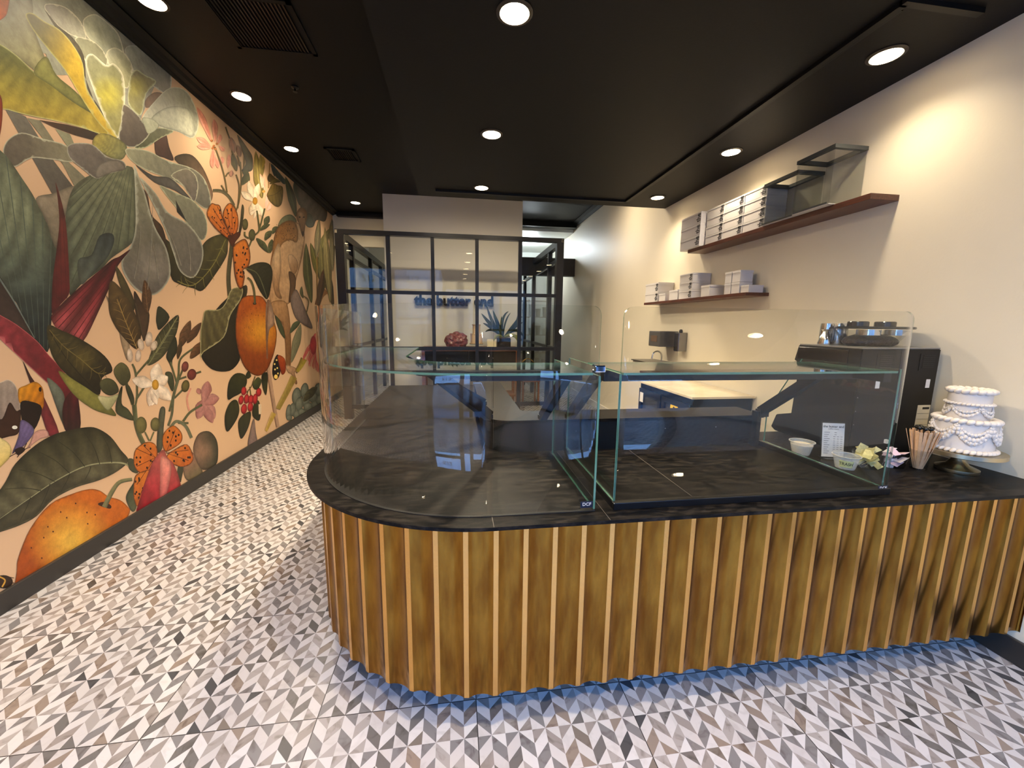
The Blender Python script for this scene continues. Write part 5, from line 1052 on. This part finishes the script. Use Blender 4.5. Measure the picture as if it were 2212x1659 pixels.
# ------------------------------------------------------------------ wall shelves and boxes
def shelf(x0, y0, y1, z0, z1, label):
    bm = B(); box(bm, x0, XR, y0, y1, z0, z1, bev=.002); return tag(obj('wall_shelf', bm, WOOD), label, 'shelf', 'walnut wall shelves')
shelf(2.315, 2.045, 3.83, 2.215, 2.248, 'long walnut wall shelf, the upper one, with boxes and clear bins'); shelf(2.30, 2.93, 4.68, 1.742, 1.768, 'walnut wall shelf, the lower one, with small white boxes')
ZU, ZLW = 2.248, 1.768
def cbox(x0, x1, y0, y1, z0, h, label, grp, word=True, sz=.072):
    t = thing('paper_box', label, 'box', ((x0 + x1) / 2, (y0 + y1) / 2, z0), grp)
    boxo('box_body', WHITE, t, x0 + .002, x1 - .002, y0 + .002, y1 - .002, z0, z0 + h * .98, bev=.0012)
    boxo('lid', WHITE, t, x0, x1, y0, y1, z0 + h * .80, z0 + h - .0015, bev=.001)
    boxo('seam', mat('grey_seam', (150, 146, 142), .7), t, x0 - .0003, x0 + .001, y0 + .004, y1 - .004, z0 + h * .79, z0 + h * .8)
    if word: text('lettering', 'the', sz, INK, t, (x0 - .0012, y0 + .036, z0 + h * .5), (0, 0, 1), (0, 1, 0), .0003, .0014, sx=h * .92 / (sz * 1.62))
    return t
lev4 = ['bottom one', 'second from the bottom', 'second from the top', 'top one']; lev3 = ['bottom one', 'middle one', 'top one']
for k in range(3): cbox(2.285, 2.50, 3.60, 3.93 - .0, ZU if k == 0 else ZU + k * .104, .104, 'white box lettered the, three-box stack, far end of the upper shelf, ' + lev3[k], 'stacked white boxes on the upper shelf', sz=.092)
for j, (ya, yb) in enumerate(((3.325, 3.572), (3.083, 3.322), (2.845, 3.080))):
    for k in range(4): cbox(2.325, 2.50, ya, yb, ZU + k * .0775, .0775, 'white box lettered the, %s column of four on the upper shelf, %s' % (('far', 'middle', 'near')[j], lev4[k]), 'stacked white boxes on the upper shelf')
def bin_(x0, x1, y0, y1, z0, z1, label):
    t = thing('acrylic_bin', label, 'bin', ((x0 + x1) / 2, (y0 + y1) / 2, z0), 'clear acrylic bins'); e = .004
    bm = B(); box(bm, x0, x0 + e, y0, y1, z0 + .002, z1 - .01); box(bm, x1 - e, x1, y0, y1, z0 + .002, z1 - .01); box(bm, x0 + e, x1 - e, y0, y0 + e, z0 + .002, z1 - .01); box(bm, x0 + e, x1 - e, y1 - e, y1, z0 + .002, z1 - .01); obj('bin_wall', bm, ACRY, t)
    boxo('bin_floor', mat('white_acrylic', (205, 202, 196), .3), t, x0, x1, y0, y1, z0, z0 + .004)
    bm = B(); DR = mat('slate_rim', (62, 66, 66), .35)
    for a in ((x0 - .003, x1 + .003, y0 - .003, y0 + .022), (x0 - .003, x1 + .003, y1 - .022, y1 + .003), (x0 - .003, x0 + .022, y0 + .022, y1 - .022), (x1 - .022, x1 + .003, y0 + .022, y1 - .022)): box(bm, a[0], a[1], a[2], a[3], z1 - .022, z1)
    obj('dark_rim', bm, DR, t); boxo('front_strip', DR, t, x0 - .003, x0, y0 + .01, y1 - .01, z0 + .004, z0 + .014)
bin_(2.295, 2.495, 2.545, 2.838, ZU, 2.545, 'clear acrylic bin with a dark rim, beside the white boxes'); bin_(2.27, 2.495, 2.262, 2.530, ZU, 2.590, 'taller clear acrylic bin with a dark rim, nearest on the upper shelf')
# lower shelf
for k in range(2): cbox(2.305, 2.50, 4.36, 4.67, ZLW + k * .110, .110, 'white box lettered the, two-box stack at the far end of the lower shelf, ' + ('bottom one', 'top one')[k], 'lettered boxes on the lower shelf', sz=.092)
for k in range(3): cbox(2.305, 2.50, 3.69, 3.92, ZLW + k * .082, .082, 'white box lettered the, three-box stack in the middle of the lower shelf, ' + lev3[k], 'lettered boxes on the lower shelf')
def small(x0, x1, y0, y1, z0, h, label): return cbox(x0, x1, y0, y1, z0, h, label, 'small plain boxes on the lower shelf', False)
small(2.31, 2.40, 4.20, 4.34, ZLW, .085, 'small plain white box next to the two-box stack'); small(2.31, 2.40, 3.95, 4.12, ZLW, .105, 'small plain white box leaning close to the three-box stack')
small(2.31, 2.46, 3.42, 3.55, ZLW, .105, 'plain white cube box just right of the three-box stack')
for j, (ya, yb) in enumerate(((3.16, 3.245), (3.055, 3.155))):
    for k in range(2): small(2.33, 2.45, ya, yb, ZLW + k * .096, .095, 'plain white cube in the block of four, %s column, %s' % (('far', 'near')[j], ('bottom', 'top')[k]))
small(2.335, 2.47, 2.95, 3.045, ZLW, .062, 'low plain white box at the near end of the lower shelf')

# ------------------------------------------------------------------ things on the far right wall
td = thing('towel_dispenser', 'dark grey paper towel dispenser on the wall above the tap', 'dispenser', (2.39, 4.33, 1.25))
boxo('cabinet', mat('dark_grey_plastic', (74, 72, 70), .35), td, 2.28, XR, 4.20, 4.46, 1.255, 1.43, bev=.008); boxo('window', mat('brown_smoke', (96, 76, 60), .2), td, 2.277, 2.281, 4.26, 4.40, 1.31, 1.38)
sd = thing('soap_dispenser', 'grey metal soap dispenser beside the towel dispenser', 'dispenser', (2.45, 4.06, 1.21)); boxo('tank', mat('grey_metal', (140, 138, 136), .25, 1.0), sd, 2.40, XR, 4.02, 4.11, 1.215, 1.42, bev=.008); bm = B(); lathe(bm, [(.02, 1.42), (.02, 1.44), (.012, 1.455)], 2.45, 4.065, 16); obj('cap', bm, BLACK, sd, True)
sk = thing('hand_sink', 'small wall-hung hand sink with a gooseneck tap', 'sink', (2.38, 4.45, .86))
bm = B(); box(bm, 2.20, XR, 4.25, 4.70, .93, 1.06, bev=.02); obj('basin', bm, mat('warm_grey_basin', (150, 138, 120), .4), sk); boxo('rim', mat('dark_rim', (60, 56, 52), .3), sk, 2.19, XR, 4.24, 4.71, 1.06, 1.072)
bm = B(); tube(bm, [(2.44, 4.42, 1.072), (2.44, 4.42, 1.13)] + [(2.38 + .06 * math.cos(a), 4.42, 1.13 + .06 * math.sin(a)) for a in [PI * k / 8 for k in range(1, 8)]] + [(2.315, 4.42, 1.10)], .009); obj('tap', bm, CHROME, sk, True)
bm = B(); box(bm, XR - .006, XR, 5.0, 5.08, .36, .50, bev=.002); tag(obj('wall_outlet', bm, WHITE), 'white wall outlet on the right wall beyond the fridge', 'outlet')
fr = thing('worktop_fridge', 'black two-door undercounter fridge with a pale marble top', 'fridge', (2.21, 3.44, 0))
boxo('cabinet', BLACKM, fr, 1.95, 2.49, 2.97, 3.92, .10, .896); boxo('marble_top', mat('cream_marble', (214, 200, 172), .25, noise=(5, .12)), fr, 1.92, 2.50, 2.945, 3.935, .896, .916, bev=.002); boxo('plinth', BLACKM, fr, 1.99, 2.47, 3.0, 3.9, 0, .10)
for k, (ya, yb) in enumerate(((3.46, 3.90), (2.99, 3.44))):
    bm = B()
    for a in ((ya, ya + .05, .14, .84), (yb - .05, yb, .14, .84), (ya + .05, yb - .05, .14, .19), (ya + .05, yb - .05, .79, .84)): box(bm, 1.925, 1.948, a[0], a[1], a[2], a[3])
    d = obj('door', bm, BLACK, fr); bm = B(); box(bm, 1.932, 1.94, ya + .05, yb - .05, .19, .79); obj('door_glass', bm, GLASSP, d)
boxo('inner_back', mat('fridge_inside', (70, 68, 66), .5), fr, 1.949, 1.951, 3.05, 3.86, .2, .78)
boxo('paper_notice', WHITE, fr, 1.921, 1.924, 3.80, 3.87, .70, .80)
st_ = boxo('caution_sticker', mat('safety_yellow', (238, 196, 30), .5), fr, 1.928, 1.931, 3.16, 3.28, .67, .81)
bm = B(); ball(bm, (1.9275, 3.22, .765), .018, .05, 1, .8, 1); bar(bm, (1.9275, 3.22, .76), (1.9275, 3.205, .72), .004, .008); bar(bm, (1.9275, 3.20, .72), (1.9275, 3.25, .685), .004, .006); obj('sticker_mark', bm, INK, st_)

# ------------------------------------------------------------------ black framed glass room
FY = 6.25; gx0, gx1, gz = -1.726, 1.69, 2.82; FYE = 10.6
gr = thing('glass_partition', 'black steel framed glass partition room at the back', 'partition', (0, FY, 0))
def bx(name, *a): bm = B(); box(bm, *a); return obj(name, bm, BLACK, gr)
bx('post', gx0, gx0 + .12, FY, FY + .12, 0, gz); bx('post', gx1 - .11, gx1, FY, FY + .12, 0, gz)
for a, b_ in ((-1.017, -.958), (-.366, -.315), (.302, .354), (.972, 1.029)): bx('mullion', a, b_, FY + .01, FY + .06, 0, gz - .06)
bx('top_rail', gx0 + .12, gx1 - .11, FY, FY + .09, gz - .062, gz)
for a, b_ in ((1.915, 1.968), (1.066, 1.125), (.745, .790), (.16, .22)): bx('rail', gx0 + .12, gx1 - .11, FY + .012, FY + .055, a, b_)
for a, b_ in ((gx0 + .12, -1.017), (-.958, -.366), (-.315, .302), (.354, .972), (1.029, gx1 - .11)):
    bm = B(); box(bm, a, b_, FY + .03, FY + .036, .22, gz - .06)
    if a < -1.5:                                   # this leaf stands a little ajar
        bmesh.ops.rotate(bm, verts=bm.verts, cent=((a + b_) / 2, FY + .07, 0), matrix=Matrix.Rotation(math.radians(5.2), 3, 'Z')); bmesh.ops.translate(bm, verts=bm.verts, vec=(0, .04, 0))
    obj('pane', bm, GLASSP, gr)
for s, xa, xb in ((0, gx0, gx0 + .09), (1, gx1 - .09, gx1)):
    bx('side_beam', xa, xb, FY + .12, FYE, gz - .10, gz); 
    for y_ in (6.95, 8.4, 9.5, FYE - .1): bx('side_post', xa + .01, xb - .01, y_, y_ + .09, 0, gz - .10)
    bx('side_rail', xa + .02, xb - .02, FY + .12, FYE, gz - .34, gz - .28); bx('side_rail', xa + .02, xb - .02, FY + .12, FYE, 1.07, 1.12)
    bm = B(); xm = (xa + xb) / 2; box(bm, xm - .003, xm + .003, FY + .14, FYE, .1, gz - .1); obj('side_pane', bm, GLASSP, gr)
for x in (gx0 + .02, gx1 - .03):
    bm = B(); box(bm, x - .015, x + .02, FY - .012, FY, gz - .06, gz - .01, bev=.003); obj('bracket', bm, STEEL, gr)
# sign letters on the block
sg = thing('wall_sign', 'chrome raised letters reading the butter end behind the glass', 'sign', (-.02, 7.0, 1.88))
tt = text('letters', 'the butter end', .235, mat('dark_chrome', (62, 54, 46), .36, 1.0), sg, (-.02, 6.985, 1.865), (1, 0, 0), (0, 0, 1), .018, .010, sx=.97)
# credenza and what stands on it
cz = 1.10
cr = thing('credenza', 'wooden sideboard with black drawers behind the glass', 'sideboard', (.25, 6.7, 0))
W2 = mat('reddish_oak', (122, 74, 48), .45, noise=(10, .25, (1, 6, 6)))
boxo('top_board', W2, cr, -.55, 1.03, 6.44, 6.93, cz - .055, cz, bev=.003)
for x in (-.55, .98):
    for y in (6.44, 6.88): boxo('leg', W2, cr, x, x + .05, y, y + .05, 0, cz - .055)
for x0, x1 in ((-.50, .20), (.215, .98)):
    d = boxo('drawer', BLACKM, cr, x0, x1, 6.46, 6.88, .80, cz - .06); bm = B(); ball(bm, ((x0 + x1) / 2, 6.452, .93), .012, 1, 1, 1, 1); obj('knob', bm, STEEL, d)
boxo('lower_shelf', W2, cr, -.50, .98, 6.46, 6.90, .28, .31)
bm = B(); r3 = random.Random(3)
ball(bm, (0, 6.66, cz + .10), .19, 1, .7, .75, 4)
for v in bm.verts:
    v.co.z = max(cz + .001, v.co.z); q = v.co.copy(); v.co += Vector((q.x, q.y - 6.66, q.z - cz - .1)).normalized() * .03 * mnoise.noise(q * 22)
    if q.z > cz + .2: v.co.z += .0
tag(obj('candy_bag', bm, mat('burgundy_foil', (116, 62, 62), .3, noise=(30, .7), bump=(40, .8)), None, False), 'clear bag heaped with burgundy foil wrapped sweets', 'bag')
# little cake on a stand
s2 = thing('cake_stand', 'thin dark cake stand behind the glass', 'cake stand', (.335, 6.62, cz)); bm = B(); lathe(bm, [(.06, cz), (.06, cz + .005), (.008, cz + .008), (.008, cz + .048), (.115, cz + .05), (.115, cz + .056), (.01, cz + .056)], .335, 6.62, 32); obj('plate', bm, BLACK, s2, True)
c2 = thing('cake', 'small cream two-tier cake on the dark stand behind the glass', 'cake', (.335, 6.62, cz + .056)); zc = cz + .056
for nme, r, za, zb in (('lower_tier', .098, 0, .16), ('upper_tier', .062, .16, .31)):
    bm = B(); lathe(bm, [(.01, zc + za), (r, zc + za), (r, zc + zb), (.01, zc + zb)], .335, 6.62, 40, rfun=lambda r_, z_, a_: r_ * (1 + .03 * math.sin(10 * a_))); obj(nme, bm, mat('cream_icing', (206, 176, 138), .5), c2, True)
for r, z in ((.095, .16), (.062, .31), (.1, .008)):
    bm = B()
    for k in range(16): a = 2 * PI * k / 16; ball(bm, (.335 + r * math.cos(a), 6.62 + r * math.sin(a), zc + z), .014, 1, 1, .8, 1)
    obj('piped_border', bm, MATS['cream_icing'], c2, True)
bm = B(); extr(bm, [(.51, 6.58, cz), (.665, 6.57, cz), (.665, 6.59, cz + .135), (.51, 6.60, cz + .135)], (0, .004, 0)); tag(obj('price_card', bm, mat('cream_card', (206, 194, 160), .6)), 'square cream card standing before the plant pot', 'card')
pl = thing('potted_plant', 'strap-leaved green plant in a square black pot', 'plant', (.80, 6.66, cz))
boxo('pot', BLACKM, pl, .685, .905, 6.56, 6.76, cz, cz + .155, bev=.006); boxo('soil', mat('brown_moss', (92, 70, 46), .9), pl, .695, .895, 6.57, 6.75, cz + .15, cz + .162)
LG = mat('dark_green_leaf', (50, 60, 34), .75, noise=(12, .3)); LG2 = mat('yellow_green_leaf', (120, 122, 56), .45)
def blade(p0, p1, p2, w_, M):
    bm = B(); n = 12; prev = None
    for i in range(n + 1):
        t = i / n; q = Vector(p0) * (1 - t) ** 2 + Vector(p1) * 2 * t * (1 - t) + Vector(p2) * t * t
        d = (Vector(p1) - Vector(p0)) * (1 - t) + (Vector(p2) - Vector(p1)) * t; s = d.cross(Vector((0, 1, .15))).normalized() * w_ * (.25 + math.sin(PI * min(1, t * .95 + .05)) * .8) * (1 if t < 1 else .05)
        c = [bm.verts.new(q - s), bm.verts.new(q + Vector((0, .006, -.002))), bm.verts.new(q + s)]
        if prev:
            bm.faces.new((prev[0], prev[1], c[1], c[0])); bm.faces.new((prev[1], prev[2], c[2], c[1]))
        prev = c
    o = obj('leaf', bm, M, pl, True); sm_ = o.modifiers.new('thick', 'SOLIDIFY'); sm_.thickness = .002
pc = (.79, 6.65, cz + .16)
for tx_, tz_, bx_, bz_, w_, yo in ((.50, .70, .62, .30, .028, 0), (.42, .56, .60, .34, .032, .05), (.44, .40, .60, .33, .026, -.05), (.48, .25, .62, .36, .024, 0), (.60, .62, .70, .34, .03, -.06), (.66, .48, .72, .3, .03, .06), (.76, .52, .74, .34, .02, 0), (.88, .60, .72, .52, .02, 0), (1.03, .70, 1.10, .38, .024, -.04), (1.12, .42, 1.0, .36, .018, 0), (1.13, .18, 1.02, .40, .028, 0), (1.05, .50, .95, .34, .018, .05), (.92, .58, .80, .45, .014, .05)):
    blade(pc, (bx_, 6.65 + yo, cz + bz_), (tx_, 6.65 + yo, cz + tz_), w_, LG)
for tx_, tz_, bx_, bz_ in ((1.05, .04, 1.0, .30), (1.10, .10, .98, .26), (.62, .10, .66, .24)): blade(pc, (bx_, 6.60, cz + bz_), (tx_, 6.58, cz + tz_), .026, LG2)
# wooden chair inside the glass room
ch = thing('wooden_chair', 'brown wooden chair inside the glass room, right of the sideboard', 'chair', (1.30, 7.2, 0))
boxo('seat', W2, ch, 1.18, 1.52, 7.0, 7.38, .44, .47, bev=.005)
for x in (1.19, 1.48):
    for y in (7.01, 7.34): boxo('leg', W2, ch, x, x + .03, y, y + .03, 0, .44)
bm = B(); tube(bm, [(1.2, 7.36, .47)] + [(1.35 - .15 * math.cos(a), 7.36, .62 + .22 * math.sin(a)) for a in [PI * k / 10 for k in range(11)]] + [(1.5, 7.36, .47)], .01); obj('backrest', bm, mat('brass_wire', (190, 150, 80), .25, 1.0), ch, True)
# shelving rack in the back room
rk = thing('storage_rack', 'wire storage rack with white tubs in the bright back room', 'rack', (1.9, 10.1, 0))
for x in (1.45, 2.35):
    for y in (9.9, 10.3): boxo('upright', STEEL, rk, x, x + .03, y, y + .03, 0, 2.1)
for z in (.3, .75, 1.2, 1.65, 2.05): boxo('shelf', STEEL, rk, 1.45, 2.38, 9.9, 10.33, z, z + .02)
r4 = random.Random(5); tubc = [(225, 225, 222), (150, 152, 150), (90, 96, 92), (205, 196, 178), (120, 130, 110)]
for z in (.32, .77, 1.22, 1.67):
    for k in range(5):
        x = 1.50 + k * .175; h = r4.uniform(.14, .34); cc = tubc[r4.randrange(5)]
        bm = B(); lathe(bm, [(.05, z), (.065, z + h * .9), (.068, z + h * .9), (.068, z + h), (.01, z + h)], x + .06, 10.05, 16); tag(obj('storage_tub', bm, mat('tub_%d' % cc[0], cc, .4), None, True), 'round storage tub on the back room rack', 'tub', 'tubs on the storage rack')
